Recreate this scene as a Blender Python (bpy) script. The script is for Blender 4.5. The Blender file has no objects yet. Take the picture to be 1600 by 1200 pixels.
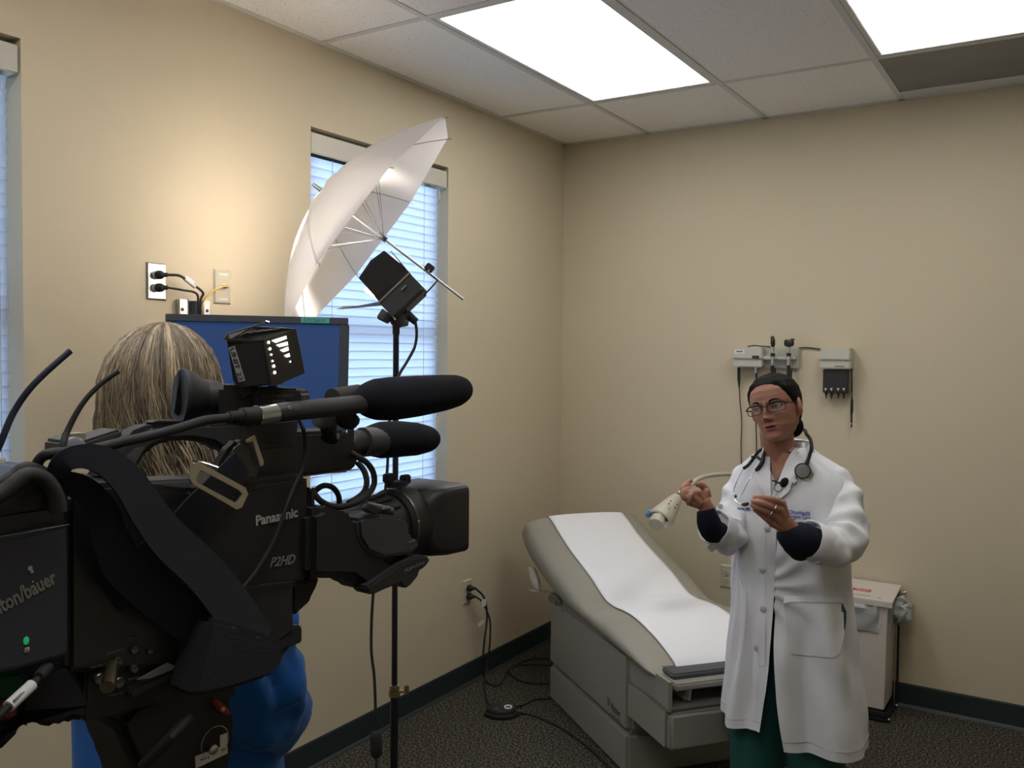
import bpy, bmesh, math, random
from mathutils import Vector, Matrix, noise
from mathutils.bvhtree import BVHTree
random.seed(7)
PI = math.pi
sc = bpy.context.scene
COL = sc.collection
V = Vector

# ------------------------------------------------------------------ camera
FPX, YAW, PITCH, ROLL, CAMZ = 1388.85, .5647, .0362, .0095, 1.58
FW = V((-math.sin(YAW)*math.cos(PITCH), math.cos(YAW)*math.cos(PITCH), -math.sin(PITCH)))
_r0 = V((math.cos(YAW), math.sin(YAW), 0)); _u0 = _r0.cross(FW)
RT = _r0*math.cos(ROLL)+_u0*math.sin(ROLL); UP = RT.cross(FW)
CP = V((0, 0, CAMZ))
cam_d = bpy.data.cameras.new('camera'); cam = bpy.data.objects.new('camera', cam_d); COL.objects.link(cam)
cam_d.sensor_width = 36; cam_d.lens = FPX/1600*36; cam_d.clip_start = .02; cam_d.clip_end = 60
cam.matrix_world = Matrix(((RT.x, UP.x, -FW.x, CP.x), (RT.y, UP.y, -FW.y, CP.y), (RT.z, UP.z, -FW.z, CP.z), (0, 0, 0, 1)))
sc.camera = cam
# ------------------------------------------------------------------ world, exposure, light levels
sc.view_settings.view_transform = 'Standard'; sc.view_settings.look = 'None'
sc.view_settings.gamma = 1; sc.view_settings.use_curve_mapping = False
sc.view_settings.exposure = 1.0
SKY = (.45, .67, 1.0); SKY_S = 3.2        # clear blue daylight outside the blinds
TROFFER_E = 2.95                            # ceiling diffusers
LAMP_W = 108                                # tungsten head aimed into the umbrella
CAMLIGHT_W = .8
w = bpy.data.worlds.new('world'); sc.world = w; w.use_nodes = True
w.node_tree.nodes['Background'].inputs[0].default_value = (*SKY, 1); w.node_tree.nodes['Background'].inputs[1].default_value = SKY_S

def ray(x, y): return FW+RT*((x-800)/FPX)-UP*((y-600)/FPX)
def P(x, y, d): return CP+ray(x, y)*d
def onp(x, y, p0, n):
    q = ray(x, y); return CP+q*((V(p0)-CP).dot(n)/q.dot(n))
WX, WY, HC = -2.398, 4.298, 2.713          # left wall, back wall, ceiling
EX, EY = 1.5, -1.6                         # walls behind the photographer
def onL(x, y, o=0): return onp(x, y, (WX+o, 0, 0), V((1, 0, 0)))
def onB(x, y, o=0): return onp(x, y, (0, WY-o, 0), V((0, 1, 0)))
def onF(x, y, z=0): return onp(x, y, (0, 0, z), V((0, 0, 1)))

# ------------------------------------------------------------------ materials
MATS = {}
def mat(name, col, rough=.5, metal=0, spec=.5, bump=0, bscale=200, var=0, vscale=8, emit=None, es=0, trans=0, coat=0, sheen=0, alpha=1):
    if name in MATS: return MATS[name]
    m = bpy.data.materials.new(name); m.use_nodes = True; nt = m.node_tree; b = nt.nodes['Principled BSDF']
    b.inputs['Base Color'].default_value = (*col, 1); b.inputs['Roughness'].default_value = rough
    b.inputs['Metallic'].default_value = metal; b.inputs['Specular IOR Level'].default_value = spec
    if coat: b.inputs['Coat Weight'].default_value = coat
    if sheen: b.inputs['Sheen Weight'].default_value = sheen
    if alpha < 1: b.inputs['Alpha'].default_value = alpha
    tc = nt.nodes.new('ShaderNodeTexCoord')
    if bump:
        n = nt.nodes.new('ShaderNodeTexNoise'); n.inputs['Scale'].default_value = bscale; n.inputs['Detail'].default_value = 3
        nt.links.new(tc.outputs['Object'], n.inputs['Vector'])
        bp = nt.nodes.new('ShaderNodeBump'); bp.inputs['Strength'].default_value = bump; bp.inputs['Distance'].default_value = .002
        nt.links.new(n.outputs[0], bp.inputs['Height']); nt.links.new(bp.outputs[0], b.inputs['Normal'])
    if var:
        n = nt.nodes.new('ShaderNodeTexNoise'); n.inputs['Scale'].default_value = vscale; n.inputs['Detail'].default_value = 4
        nt.links.new(tc.outputs['Object'], n.inputs['Vector'])
        mx = nt.nodes.new('ShaderNodeMix'); mx.data_type = 'RGBA'
        mx.inputs[6].default_value = (*[c*(1-var) for c in col], 1); mx.inputs[7].default_value = (*[min(1, c*(1+var)) for c in col], 1)
        nt.links.new(n.outputs[0], mx.inputs[0]); nt.links.new(mx.outputs[2], b.inputs['Base Color'])
    if emit: b.inputs['Emission Color'].default_value = (*emit, 1); b.inputs['Emission Strength'].default_value = es
    if trans:
        t = nt.nodes.new('ShaderNodeBsdfTranslucent'); t.inputs[0].default_value = (*col, 1)
        mx = nt.nodes.new('ShaderNodeMixShader'); mx.inputs[0].default_value = trans
        nt.links.new(b.outputs[0], mx.inputs[1]); nt.links.new(t.outputs[0], mx.inputs[2])
        nt.links.new(mx.outputs[0], nt.nodes['Material Output'].inputs[0])
    MATS[name] = m; return m

M_wall = mat('wall_paint', (.60, .525, .380), .75, bump=.12, bscale=320, spec=.3)
M_white = mat('white_plastic', (.62, .60, .54), .4)
M_black = mat('black_plastic', (.018, .018, .02), .42, bump=.05, bscale=900)
M_blk2 = mat('soft_black_plastic', (.012, .012, .014), .6, bump=.1, bscale=1200)
M_gray = mat('charcoal_plastic', (.035, .035, .038), .5)
M_metal = mat('brushed_steel', (.55, .54, .52), .28, 1)
M_chrome = mat('chrome', (.75, .74, .72), .12, 1)
M_rub = mat('black_rubber', (.014, .014, .015), .65)
M_foam = mat('black_foam', (.013, .014, .02), .95, bump=.6, bscale=900, spec=.15)
M_web = mat('black_webbing', (.012, .013, .02), .9, bump=.5, bscale=1500, spec=.2, sheen=.1)
M_ivory = mat('ivory_plastic', (.52, .48, .36), .4)
M_print = mat('light_grey_print', (.55, .55, .53), .5)
M_dprint = mat('dim_grey_print', (.16, .16, .155), .5)
M_label = mat('white_label', (.7, .7, .7), .6)
M_ink = mat('dark_ink', (.03, .03, .04), .6)

# ------------------------------------------------------------------ mesh helpers
WL = {}      # world location of each object
def link(name, me, m, parent=None, smooth=False):
    """Mesh in world coordinates -> object with its origin in the middle of it."""
    if len(me.vertices):
        lo = V([min(v.co[i] for v in me.vertices) for i in range(3)]); hi = V([max(v.co[i] for v in me.vertices) for i in range(3)])
        c = (lo+hi)/2
    else: c = V()
    me.transform(Matrix.Translation(-c)); me.name = name
    o = bpy.data.objects.new(name, me); COL.objects.link(o)
    WL[o.name] = c; o.location = c
    if parent: o.parent = parent; o.location = c-WL[parent.name]
    if m and not me.materials: me.materials.append(m)
    if smooth: me.polygons.foreach_set('use_smooth', [True]*len(me.polygons))
    return o
def thing(name, label, cat, loc, group=None):
    o = bpy.data.objects.new(name, None); COL.objects.link(o); o.location = loc; WL[o.name] = V(loc); o.empty_display_size = .05
    return tag(o, label, cat, group)
def tag(o, label, cat, group=None):
    o['label'] = label; o['category'] = cat
    if group: o['group'] = group
    return o
def copy_to(o, world, parent=None):
    c = o.copy(); COL.objects.link(c); WL[c.name] = V(world); c.location = V(world)
    if parent: c.parent = parent; c.location = V(world)-WL[parent.name]
    return c
def struct(o): o['kind'] = 'structure'; return o
def frame_of(x, y=None, z=None):
    return Matrix(((x.x, y.x, z.x), (x.y, y.y, z.y), (x.z, y.z, z.z)))
def perp(t):
    t = t.normalized(); a = V((0, 0, 1)) if abs(t.z) < .9 else V((1, 0, 0))
    n = t.cross(a).normalized(); return n, t.cross(n).normalized()
def smooth_path(pts, n=6, rad=None):
    """Catmull-Rom through the points; radii interpolated with them."""
    if len(pts) < 3: return [V(p) for p in pts], rad
    out, ro = [], []
    for i in range(len(pts)-1):
        p0 = V(pts[max(i-1, 0)]); p1 = V(pts[i]); p2 = V(pts[i+1]); p3 = V(pts[min(i+2, len(pts)-1)])
        for k in range(n):
            t = k/n; t2 = t*t; t3 = t2*t
            out.append(.5*((2*p1)+(p2-p0)*t+(2*p0-5*p1+4*p2-p3)*t2+(3*p1-p0-3*p2+p3)*t3))
            if rad: ro.append(rad[i]*(1-t)+rad[i+1]*t)
    out.append(V(pts[-1]))
    if rad: ro.append(rad[-1])
    return out, (ro if rad else None)

class B:
    """Collects shapes into one bmesh (world coordinates) and links them as one mesh object."""
    def __init__(s): s.bm = bmesh.new()
    def poly(s, vs, faces):
        b = [s.bm.verts.new(v) for v in vs]; out = []
        for f in faces:
            try: out.append(s.bm.faces.new([b[i] for i in f]))
            except ValueError: pass
        return b
    def box(s, c, size, ax=None, bev=0, seg=2):
        """ax: three unit vectors of the box."""
        ax = ax or (V((1, 0, 0)), V((0, 1, 0)), V((0, 0, 1)))
        t = bmesh.new(); bmesh.ops.create_cube(t, size=1)
        for v in t.verts: v.co = V((v.co.x*size[0], v.co.y*size[1], v.co.z*size[2]))
        if bev: bmesh.ops.bevel(t, geom=t.edges[:], offset=bev, segments=seg, affect='EDGES')
        for v in t.verts: v.co = V(c)+ax[0]*v.co.x+ax[1]*v.co.y+ax[2]*v.co.z
        s.merge(t); return s
    def merge(s, t):
        me = bpy.data.meshes.new('tmp'); bmesh.ops.recalc_face_normals(t, faces=t.faces[:]); t.to_mesh(me); t.free(); s.bm.from_mesh(me); bpy.data.meshes.remove(me)
    def bb(s, lo, hi, bev=0):
        lo, hi = V(lo), V(hi); return s.box((lo+hi)/2, hi-lo, None, bev)
    def tube(s, pts, r, n=10, sm=0, cap=True, flat=None):
        """Tube along a polyline; r may be a list; flat=(dir,ratio) squashes it along dir."""
        rad = list(r) if isinstance(r, (list, tuple)) else [r]*len(pts)
        pts = [V(p) for p in pts]
        if sm: pts, rad = smooth_path(pts, sm, rad)
        t = bmesh.new(); rings = []; nrm = None
        for i, p in enumerate(pts):
            d = (pts[min(i+1, len(pts)-1)]-pts[max(i-1, 0)])
            if d.length < 1e-9: d = V((0, 0, 1))
            d.normalize()
            if nrm is None: nrm, _ = perp(d)
            nrm = (nrm-d*nrm.dot(d)).normalized(); bi = d.cross(nrm)
            ring = []
            for k in range(n):
                a = 2*PI*k/n; o = (nrm*math.cos(a)+bi*math.sin(a))*rad[i]
                if flat: o -= flat[0]*o.dot(flat[0])*(1-flat[1])
                ring.append(t.verts.new(p+o))
            rings.append(ring)
        for a, b in zip(rings, rings[1:]):
            for k in range(n): t.faces.new((a[k], a[(k+1) % n], b[(k+1) % n], b[k]))
        if cap: t.faces.new(rings[0][::-1]); t.faces.new(rings[-1])
        s.merge(t); return s
    def cyl(s, a, b, r, r2=None, n=20, bev=0):
        a, b = V(a), V(b); r2 = r if r2 is None else r2
        if bev:
            d = (b-a).normalized(); return s.tube([a, a+d*bev*.3, a+d*bev, b-d*bev, b-d*bev*.3, b], [r-bev, r-bev*.3, r, r2, r2-bev*.3, r2-bev], n)
        return s.tube([a, b], [r, r2], n)
    def lathe(s, o, ax, prof, n=24, flat=None):
        o = V(o); ax = V(ax).normalized(); return s.tube([o+ax*h for h, r in prof], [max(r, 1e-4) for h, r in prof], n, flat=flat)
    def ell(s, c, r, ax=None, n=16, m=12):
        ax = ax or (V((1, 0, 0)), V((0, 1, 0)), V((0, 0, 1)))
        t = bmesh.new(); bmesh.ops.create_uvsphere(t, u_segments=n, v_segments=m, radius=1)
        for v in t.verts: v.co = V(c)+ax[0]*v.co.x*r[0]+ax[1]*v.co.y*r[1]+ax[2]*v.co.z*r[2]
        s.merge(t); return s
    def prism(s, pts, d, bev=0, seg=2):
        """Polygon (world points) extruded by vector d."""
        t = bmesh.new(); a = [t.verts.new(p) for p in pts]; f = t.faces.new(a)
        r = bmesh.ops.extrude_face_region(t, geom=[f])
        for v in [g for g in r['geom'] if isinstance(g, bmesh.types.BMVert)]: v.co += V(d)
        bmesh.ops.recalc_face_normals(t, faces=t.faces[:])
        if bev: bmesh.ops.bevel(t, geom=t.edges[:], offset=bev, segments=seg, affect='EDGES', clamp_overlap=True)
        s.merge(t); return s
    def loft(s, rings, closed=True, cap=True):
        t = bmesh.new(); R = [[t.verts.new(p) for p in r] for r in rings]; n = len(R[0])
        for a, b in zip(R, R[1:]):
            for k in range(n if closed else n-1): t.faces.new((a[k], a[(k+1) % n], b[(k+1) % n], b[k]))
        if cap and closed: t.faces.new(R[0][::-1]); t.faces.new(R[-1])
        s.merge(t); return s
    def strip(s, pts, wdir, w, th=.003):
        """Flat ribbon (webbing) along points; wdir: list or one direction across it."""
        rings = []
        for i, p in enumerate(pts):
            d = (V(pts[min(i+1, len(pts)-1)])-V(pts[max(i-1, 0)])).normalized(); wd = wdir[i] if isinstance(wdir, list) else wdir
            wd = (wd-d*wd.dot(d)).normalized(); n = d.cross(wd)
            ww = w[i] if isinstance(w, list) else w
            rings.append([V(p)+wd*ww/2+n*th/2, V(p)-wd*ww/2+n*th/2, V(p)-wd*ww/2-n*th/2, V(p)+wd*ww/2-n*th/2])
        return s.loft(rings)
    def out(s, name, m, parent=None, smooth=False, mods=None):
        me = bpy.data.meshes.new(name); s.bm.to_mesh(me); s.bm.free()
        o = link(name, me, m, parent, smooth)
        if smooth == 'auto' or smooth is True:
            try: me.set_sharp_from_angle(angle=math.radians(40))
            except Exception: pass
        return o
    def remesh(s, name, m, parent=None, vox=.004, it=3, fn=None, factor=.5):
        """Voxel-union of everything collected, smoothed: one continuous surface."""
        me = bpy.data.meshes.new('tmp'); s.bm.to_mesh(me); s.bm.free()
        o = bpy.data.objects.new('tmp', me); COL.objects.link(o)
        r = o.modifiers.new('r', 'REMESH'); r.mode = 'VOXEL'; r.voxel_size = vox
        k = o.modifiers.new('s', 'SMOOTH'); k.iterations = it; k.factor = factor
        dg = bpy.context.evaluated_depsgraph_get(); me2 = bpy.data.meshes.new_from_object(o.evaluated_get(dg), depsgraph=dg)
        bpy.data.objects.remove(o); bpy.data.meshes.remove(me)
        if fn:
            for v in me2.vertices: v.co = fn(v.co.copy())
        return link(name, me2, m, parent, True)

def text(name, s, m, origin, xd, yd, h, parent, th=.0004, shear=0, wfit=None, bold=0):
    """Lettering as a thin mesh; origin = lower left, h = capital height."""
    cu = bpy.data.curves.new('t', 'FONT'); cu.body = s; cu.size = 1; cu.extrude = .5; cu.shear = shear; cu.offset = bold; cu.resolution_u = 2
    o = bpy.data.objects.new('t', cu); COL.objects.link(o)
    dg = bpy.context.evaluated_depsgraph_get(); me = bpy.data.meshes.new_from_object(o.evaluated_get(dg), depsgraph=dg)
    bpy.data.objects.remove(o)
    xs = [v.co.x for v in me.vertices]; x0, x1 = min(xs), max(xs)
    k = h/.7; kx = wfit/(x1-x0) if wfit else k
    xd, yd = xd.normalized(), yd.normalized(); n = xd.cross(yd)
    for v in me.vertices: v.co = V(origin)+xd*(v.co.x-x0)*kx+yd*v.co.y*k+n*(v.co.z+.5)*th
    me.materials.clear()
    return link(name, me, m, parent)

def bvh(objs):
    vs, fs = [], []
    for o in objs:
        off = len(vs); vs += [v.co+WL[o.name] for v in o.data.vertices]; fs += [[i+off for i in p.vertices] for p in o.data.polygons]
    return BVHTree.FromPolygons(vs, fs)
def hit(t, x, y, off=.002, fb=2.8):
    """Point of a surface seen at photo pixel (x,y), lifted off it by off."""
    d = ray(x, y).normalized(); l, n, i, q = t.ray_cast(CP, d)
    if l is None: return P(x, y, fb)
    if n.dot(d) > 0: n = -n
    return l+(n*.5-d*.5).normalized()*off
def patch(t, rows, off, th, m, name, parent, cols=8, sub=4, fb=2.8, smooth=True):
    """Cloth panel lying on a surface: rows of (xl,yl,xr,yr) in the photo, thickness th."""
    rr = []
    for a, b in zip(rows, rows[1:]):
        for k in range(sub): rr.append([a[i]*(1-k/sub)+b[i]*k/sub for i in range(4)])
    rr.append(list(rows[-1]))
    g = [[hit(t, r[0]*(1-c/cols)+r[2]*c/cols, r[1]*(1-c/cols)+r[3]*c/cols, off, fb) for c in range(cols+1)] for r in rr]
    # even out jumps in depth
    for _ in range(3):
        for i in range(len(g)):
            for j in range(cols+1):
                nb = [g[a][b] for a, b in ((i-1, j), (i+1, j), (i, j-1), (i, j+1)) if 0 <= a < len(g) and 0 <= b <= cols]
                dn = [(p-CP).dot(FW) for p in nb]; dm = sum(dn)/len(dn); me_ = (g[i][j]-CP).dot(FW)
                if me_-dm > .004: g[i][j] = CP+(g[i][j]-CP)*(dm/me_)
    b = B(); bm = b.bm; back = V(FW)*th
    top = [[bm.verts.new(p) for p in r] for r in g]; bot = [[bm.verts.new(p+back) for p in r] for r in g]
    n, c = len(g), cols+1
    for i in range(n-1):
        for j in range(c-1):
            bm.faces.new((top[i][j], top[i+1][j], top[i+1][j+1], top[i][j+1])); bm.faces.new((bot[i][j], bot[i][j+1], bot[i+1][j+1], bot[i+1][j]))
    for i in range(n-1):
        bm.faces.new((top[i][0], bot[i][0], bot[i+1][0], top[i+1][0])); bm.faces.new((top[i][-1], top[i+1][-1], bot[i+1][-1], bot[i][-1]))
    for j in range(c-1):
        bm.faces.new((top[0][j], top[0][j+1], bot[0][j+1], bot[0][j])); bm.faces.new((top[-1][j], bot[-1][j], bot[-1][j+1], top[-1][j+1]))
    bmesh.ops.recalc_face_normals(bm, faces=bm.faces[:])
    return b.out(name, m, parent, smooth)
# ================================================================== ROOM
def carpet():
    m = bpy.data.materials.new('loop_carpet'); m.use_nodes = True; nt = m.node_tree; b = nt.nodes['Principled BSDF']; b.inputs['Roughness'].default_value = .95
    b.inputs['Specular IOR Level'].default_value = .1
    tc = nt.nodes.new('ShaderNodeTexCoord'); n = nt.nodes.new('ShaderNodeTexNoise'); n.inputs['Scale'].default_value = 120; n.inputs['Detail'].default_value = 5
    r = nt.nodes.new('ShaderNodeValToRGB'); e = r.color_ramp.elements
    e[0].position = .38; e[0].color = (.012, .012, .011, 1); e[1].position = .66; e[1].color = (.20, .18, .14, 1)
    x = e.new(.5); x.color = (.06, .055, .045, 1)
    n2 = nt.nodes.new('ShaderNodeTexVoronoi'); n2.inputs['Scale'].default_value = 240
    bp = nt.nodes.new('ShaderNodeBump'); bp.inputs['Strength'].default_value = .8; bp.inputs['Distance'].default_value = .004
    nt.links.new(tc.outputs['Object'], n.inputs[0]); nt.links.new(tc.outputs['Object'], n2.inputs[0])
    nt.links.new(n.outputs[0], r.inputs[0]); nt.links.new(r.outputs[0], b.inputs[0]); nt.links.new(n2.outputs[0], bp.inputs['Height']); nt.links.new(bp.outputs[0], b.inputs['Normal'])
    return m
b = B(); b.bb((WX-.15, EY-.1, -.1), (EX+.1, WY+.1, 0)); struct(b.out('floor', carpet()))
# windows: (y0, y1), sill z, head z
WIN = [(.472, 1.322), (2.386, 3.236)]; WZ0, WZ1 = .925, 2.402
b = B()
ys = [EY-.1, *WIN[0], *WIN[1], WY+.1]
for i in (0, 2, 4): b.bb((WX-.16, ys[i], 0), (WX, ys[i+1], HC+.15))
for y0, y1 in WIN: b.bb((WX-.16, y0, 0), (WX, y1, WZ0)); b.bb((WX-.16, y0, WZ1), (WX, y1, HC+.15))
struct(b.out('wall_left', M_wall))
b = B(); b.bb((WX-.16, WY, 0), (EX+.1, WY+.12, HC+.15)); struct(b.out('wall_back', M_wall))
b = B(); b.bb((EX, EY-.1, 0), (EX+.12, WY, HC+.15)); struct(b.out('wall_right', M_wall))
b = B(); b.bb((WX-.16, EY-.12, 0), (EX+.12, EY, HC+.15)); struct(b.out('wall_front', M_wall))
M_base = mat('dark_green_rubber_base', (.018, .030, .030), .5)
def base(name, p, q, n):
    p, q, n = V(p), V(q), V(n); b = B(); z = V((0, 0, 1))
    prof = [(0, 0), (.016, 0), (.012, .006), (.005, .012), (.004, .098), (.002, .104), (0, .105)]
    b.loft([[e+n*a+z*h for a, h in prof] for e in (p, q)]); return struct(b.out(name, M_base))
base('baseboard_left', (WX, EY, 0), (WX, WY, 0), (1, 0, 0)); base('baseboard_back', (WX, WY, 0), (EX, WY, 0), (0, -1, 0))
base('baseboard_right', (EX, EY, 0), (EX, WY, 0), (-1, 0, 0)); base('baseboard_front', (WX, EY, 0), (EX, EY, 0), (0, 1, 0))

# suspended ceiling: slab above, T-bar grid, tiles one by one
M_tbar = mat('white_grid_metal', (.66, .66, .64), .5)
def tile_mat():
    m = mat('mineral_fibre_tile', (.93, .91, .88), .9, spec=.1); nt = m.node_tree; b = nt.nodes['Principled BSDF']
    tc = nt.nodes.new('ShaderNodeTexCoord'); n = nt.nodes.new('ShaderNodeTexNoise'); n.inputs['Scale'].default_value = 150; n.inputs['Detail'].default_value = 2
    r = nt.nodes.new('ShaderNodeValToRGB'); e = r.color_ramp.elements; e[0].position = .29; e[0].color = (.38, .36, .33, 1); e[1].position = .35; e[1].color = (.93, .91, .88, 1)
    bp = nt.nodes.new('ShaderNodeBump'); bp.inputs['Strength'].default_value = .35; bp.inputs['Distance'].default_value = .003
    n2 = nt.nodes.new('ShaderNodeTexNoise'); n2.inputs['Scale'].default_value = 160
    nt.links.new(tc.outputs['Object'], n.inputs[0]); nt.links.new(n.outputs[0], r.inputs[0]); nt.links.new(r.outputs[0], b.inputs[0])
    nt.links.new(tc.outputs['Object'], n2.inputs[0]); nt.links.new(n2.outputs[0], bp.inputs['Height']); nt.links.new(bp.outputs[0], b.inputs['Normal']); return m
M_tile = tile_mat()
b = B(); b.bb((WX-.16, EY-.12, HC+.13), (EX+.12, WY+.12, HC+.2)); ceil = struct(b.out('ceiling', M_tile))
GX0, GY0, MD = -1.9033, 3.6509, .6096
gx = [WX]+[GX0+MD*k for k in range(6) if GX0+MD*k < EX-.05]+[EX]
gy = sorted([WY]+[GY0-2*MD*k for k in range(6) if GY0-2*MD*k > EY+.05]+[EY])
b = B()
for x in gx[1:-1]: b.bb((x-.012, EY, HC), (x+.012, WY, HC+.004)); b.bb((x-.002, EY, HC+.004), (x+.002, WY, HC+.035))
for o, ax in ((WX, 0), (EX, 0)): b.bb((o-(.0 if o < 0 else .022), EY, HC), (o+(.022 if o < 0 else 0), WY, HC+.004))
b.bb((WX, WY-.022, HC), (EX, WY, HC+.004)); b.bb((WX, EY, HC), (EX, EY+.022, HC+.004))
b.out('grid_runner', M_tbar, ceil)
def crosst(x0, x1, y):
    b = B(); b.bb((x0+.012, y-.012, HC+.0005), (x1-.012, y+.012, HC+.0042)); return b.out('cross_bar', M_tbar, ceil)
def is_light(i, y0): return (i in (1, 3) and abs(y0-(GY0-2*MD)) < .01) or (i in (1, 3) and abs(y0-(GY0-6*MD)) < .01)
tmesh = {}
for i in range(len(gx)-1):
    for j in range(len(gy)-1):
        x0, x1, y0, y1 = gx[i], gx[i+1], gy[j], gy[j+1]
        if y1 < WY-.01: crosst(x0, x1, y1)
        if is_light(i, y0): continue
        rows = [(y0, y1)]
        grey = (i == 3 and y1 > WY-.01)
        if grey:
            b = B(); b.bb((x0+.012, y0+.012, HC+.004), (x1-.012, 4.165, HC+.010)); b.out('grey_panel', mat('grey_acrylic_panel', (.20, .20, .20), .3, var=.25, vscale=5), ceil)['label'] = 'flat grey translucent ceiling panel beside the wall'
            b = B(); b.bb((x0+.012, 4.165, HC+.001), (x1-.012, WY-.02, HC+.012)); b.out('filler_strip', M_tbar, ceil); continue
        key = (round(x1-x0, 3), round(y1-y0, 3)); c = V(((x0+x1)/2, (y0+y1)/2, HC+.012+random.uniform(-.001, .0015)))
        if key not in tmesh:
            b = B(); b.box(c, (x1-x0-.010, y1-y0-.010, .015), None, .002, 1); tmesh[key] = b.out('ceiling_tile', M_tile, ceil)
        else: copy_to(tmesh[key], c, ceil)
# recessed fluorescent fixtures
M_diff = mat('lit_diffuser', (.8, .8, .8), .4, emit=(1, .985, .95), es=TROFFER_E)
def troffer(i, label, r=0):
    x0, x1, y0, y1 = gx[i]+.012, gx[i+1]-.012, GY0-2*MD-r*2*MD+.012, GY0-r*2*MD-.012
    t = thing('ceiling_light', label, 'ceiling light', ((x0+x1)/2, (y0+y1)/2, HC), 'recessed fluorescent lights')
    b = B(); f = .022
    for lo, hi in (((x0, y0), (x1, y0+f)), ((x0, y1-f), (x1, y1)), ((x0, y0+f), (x0+f, y1-f)), ((x1-f, y0+f), (x1, y1-f))):
        b.bb((*lo, HC+.002), (*hi, HC+.014), .002)
    b.out('frame', M_tbar, t)
    b = B(); b.bb((x0, y0, HC+.02), (x0+.01, y1, HC+.10)); b.bb((x1-.01, y0, HC+.02), (x1, y1, HC+.10)); b.bb((x0, y0, HC+.10), (x1, y1, HC+.11)); b.out('housing', M_tbar, t)
    b = B(); b.bb((x0+f-.004, y0+f-.004, HC+.008), (x1-f+.004, y1-f+.004, HC+.012)); b.out('diffuser', M_diff, t)
troffer(1, 'lit fluorescent panel seen whole, above the exam table'); troffer(3, 'lit fluorescent panel cut by the upper right corner of the picture, beside the grey panel')
troffer(3, 'added fluorescent panel out of view above the photographer, for fill light', 2)  # unseen panel added to fill the room from the front
troffer(1, 'added fluorescent panel out of view above the video camera battery, for ambient light', 2)  # another unseen panel, added to raise the ambient light

# windows with closed blinds
M_glass = bpy.data.materials.new('window_glass'); M_glass.use_nodes = True
nt = M_glass.node_tree; nt.nodes.clear(); o_ = nt.nodes.new('ShaderNodeOutputMaterial'); mx = nt.nodes.new('ShaderNodeMixShader'); tr = nt.nodes.new('ShaderNodeBsdfTransparent'); gl = nt.nodes.new('ShaderNodeBsdfGlossy')
gl.inputs['Roughness'].default_value = .02; fr = nt.nodes.new('ShaderNodeFresnel'); nt.links.new(fr.outputs[0], mx.inputs[0]); nt.links.new(tr.outputs[0], mx.inputs[1]); nt.links.new(gl.outputs[0], mx.inputs[2]); nt.links.new(mx.outputs[0], o_.inputs[0])
M_slat = mat('faux_wood_slat', (.82, .84, .88), .5, trans=.74)
M_val = mat('blind_valance', (.55, .52, .45), .5)
M_wf = mat('window_frame', (.45, .44, .42), .5)
def window(n, y0, y1, label):
    wn = struct(thing('window_%d' % n, '', 'window', (WX-.12, (y0+y1)/2, WZ0))); del wn['label']; del wn['category']
    b = B(); x0, x1, f = WX-.14, WX-.10, .045
    for lo, hi in (((y0, WZ0), (y1, WZ0+f)), ((y0, WZ1-f), (y1, WZ1)), ((y0, WZ0+f), (y0+f, WZ1-f)), ((y1-f, WZ0+f), (y1, WZ1-f)), ((y0+f, 1.64), (y1-f, 1.68))):
        b.bb((x0, lo[0], lo[1]), (x1, hi[0], hi[1]), .003)
    b.out('window_frame', M_wf, wn)
    b = B(); b.bb((WX-.123, y0+f, WZ0+f), (WX-.118, y1-f, WZ1-f)); b.out('pane', M_glass, wn)
    b = B(); b.bb((WX-.10, y0, WZ0-.004), (WX+.002, y1, WZ0+.012), .003); b.out('window_sill', M_wf, wn)
    t = thing('window_blind', label, 'blind', (WX-.03, (y0+y1)/2, WZ1), 'closed white blinds')
    b = B(); b.bb((WX-.068, y0+.006, WZ1-.050), (WX-.022, y1-.006, WZ1-.014), .002); b.out('headrail', M_val, t)
    b = B(); b.bb((WX-.014, y0+.004, WZ1-.094), (WX-.004, y1-.004, WZ1-.018), .003); b.bb((WX-.06, y1-.012, WZ1-.094), (WX-.014, y1-.004, WZ1-.018)); b.out('valance', M_val, t)
    top, bot, pitch = WZ1-.098, WZ0+.045, .0345; n = int((top-bot)/pitch)
    b = B(); ang = math.radians(78); ux = V((math.cos(ang), 0, math.sin(ang))); nx = V((-ux.z, 0, ux.x))
    yv = V((0, 1, 0)); cpt = V((WX-.045, (y0+y1)/2, top-.02)); hw = .0205
    def prof(e): return [cpt+yv*e+ux*(hw*q)+nx*(.0025*(1-q*q)+tt) for q, tt in ((-1, 0), (-.5, 0), (0, 0), (.5, 0), (1, 0), (1, .0018), (.5, .0018), (0, .0018), (-.5, .0018), (-1, .0018))]
    L = (y1-y0)/2-.016
    b.loft([prof(-L), prof(L)]); s = b.out('slat', M_slat, t, True)
    base_c = WL[s.name].copy()
    for k in range(1, n): copy_to(s, base_c-V((0, 0, pitch*k)), t)
    b = B(); b.bb((WX-.062, y0+.016, bot-.020), (WX-.028, y1-.016, bot-.002), .003); b.out('bottom_rail', M_val, t)
    b = B()
    for yy in (y0+.14, y1-.14): b.tube([(WX-.026, yy, top), (WX-.026, yy, bot)], .0012, 6)
    b.out('ladder_cord', M_val, t)
    b = B(); yy = y1-.055; b.tube([(WX-.012, yy, WZ1-.10), (WX-.012, yy, WZ1-.09-.9*.0-1.03)], .0014, 6)
    b.tube([(WX-.012, yy, WZ1-.150), (WX-.012, yy, WZ1-.115), (WX-.012, yy, WZ1-.105)], [.008, .006, .003], 8)
    c = b.out('lift_cord', mat('cord', (.45, .45, .45), .7), t)
    b = B(); b.tube([(WX-.012, yy, WZ1-1.165), (WX-.012, yy, WZ1-1.12), (WX-.012, yy, WZ1-1.115)], [.011, .009, .004], 10); b.out('tassel', M_ivory, c)
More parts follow.
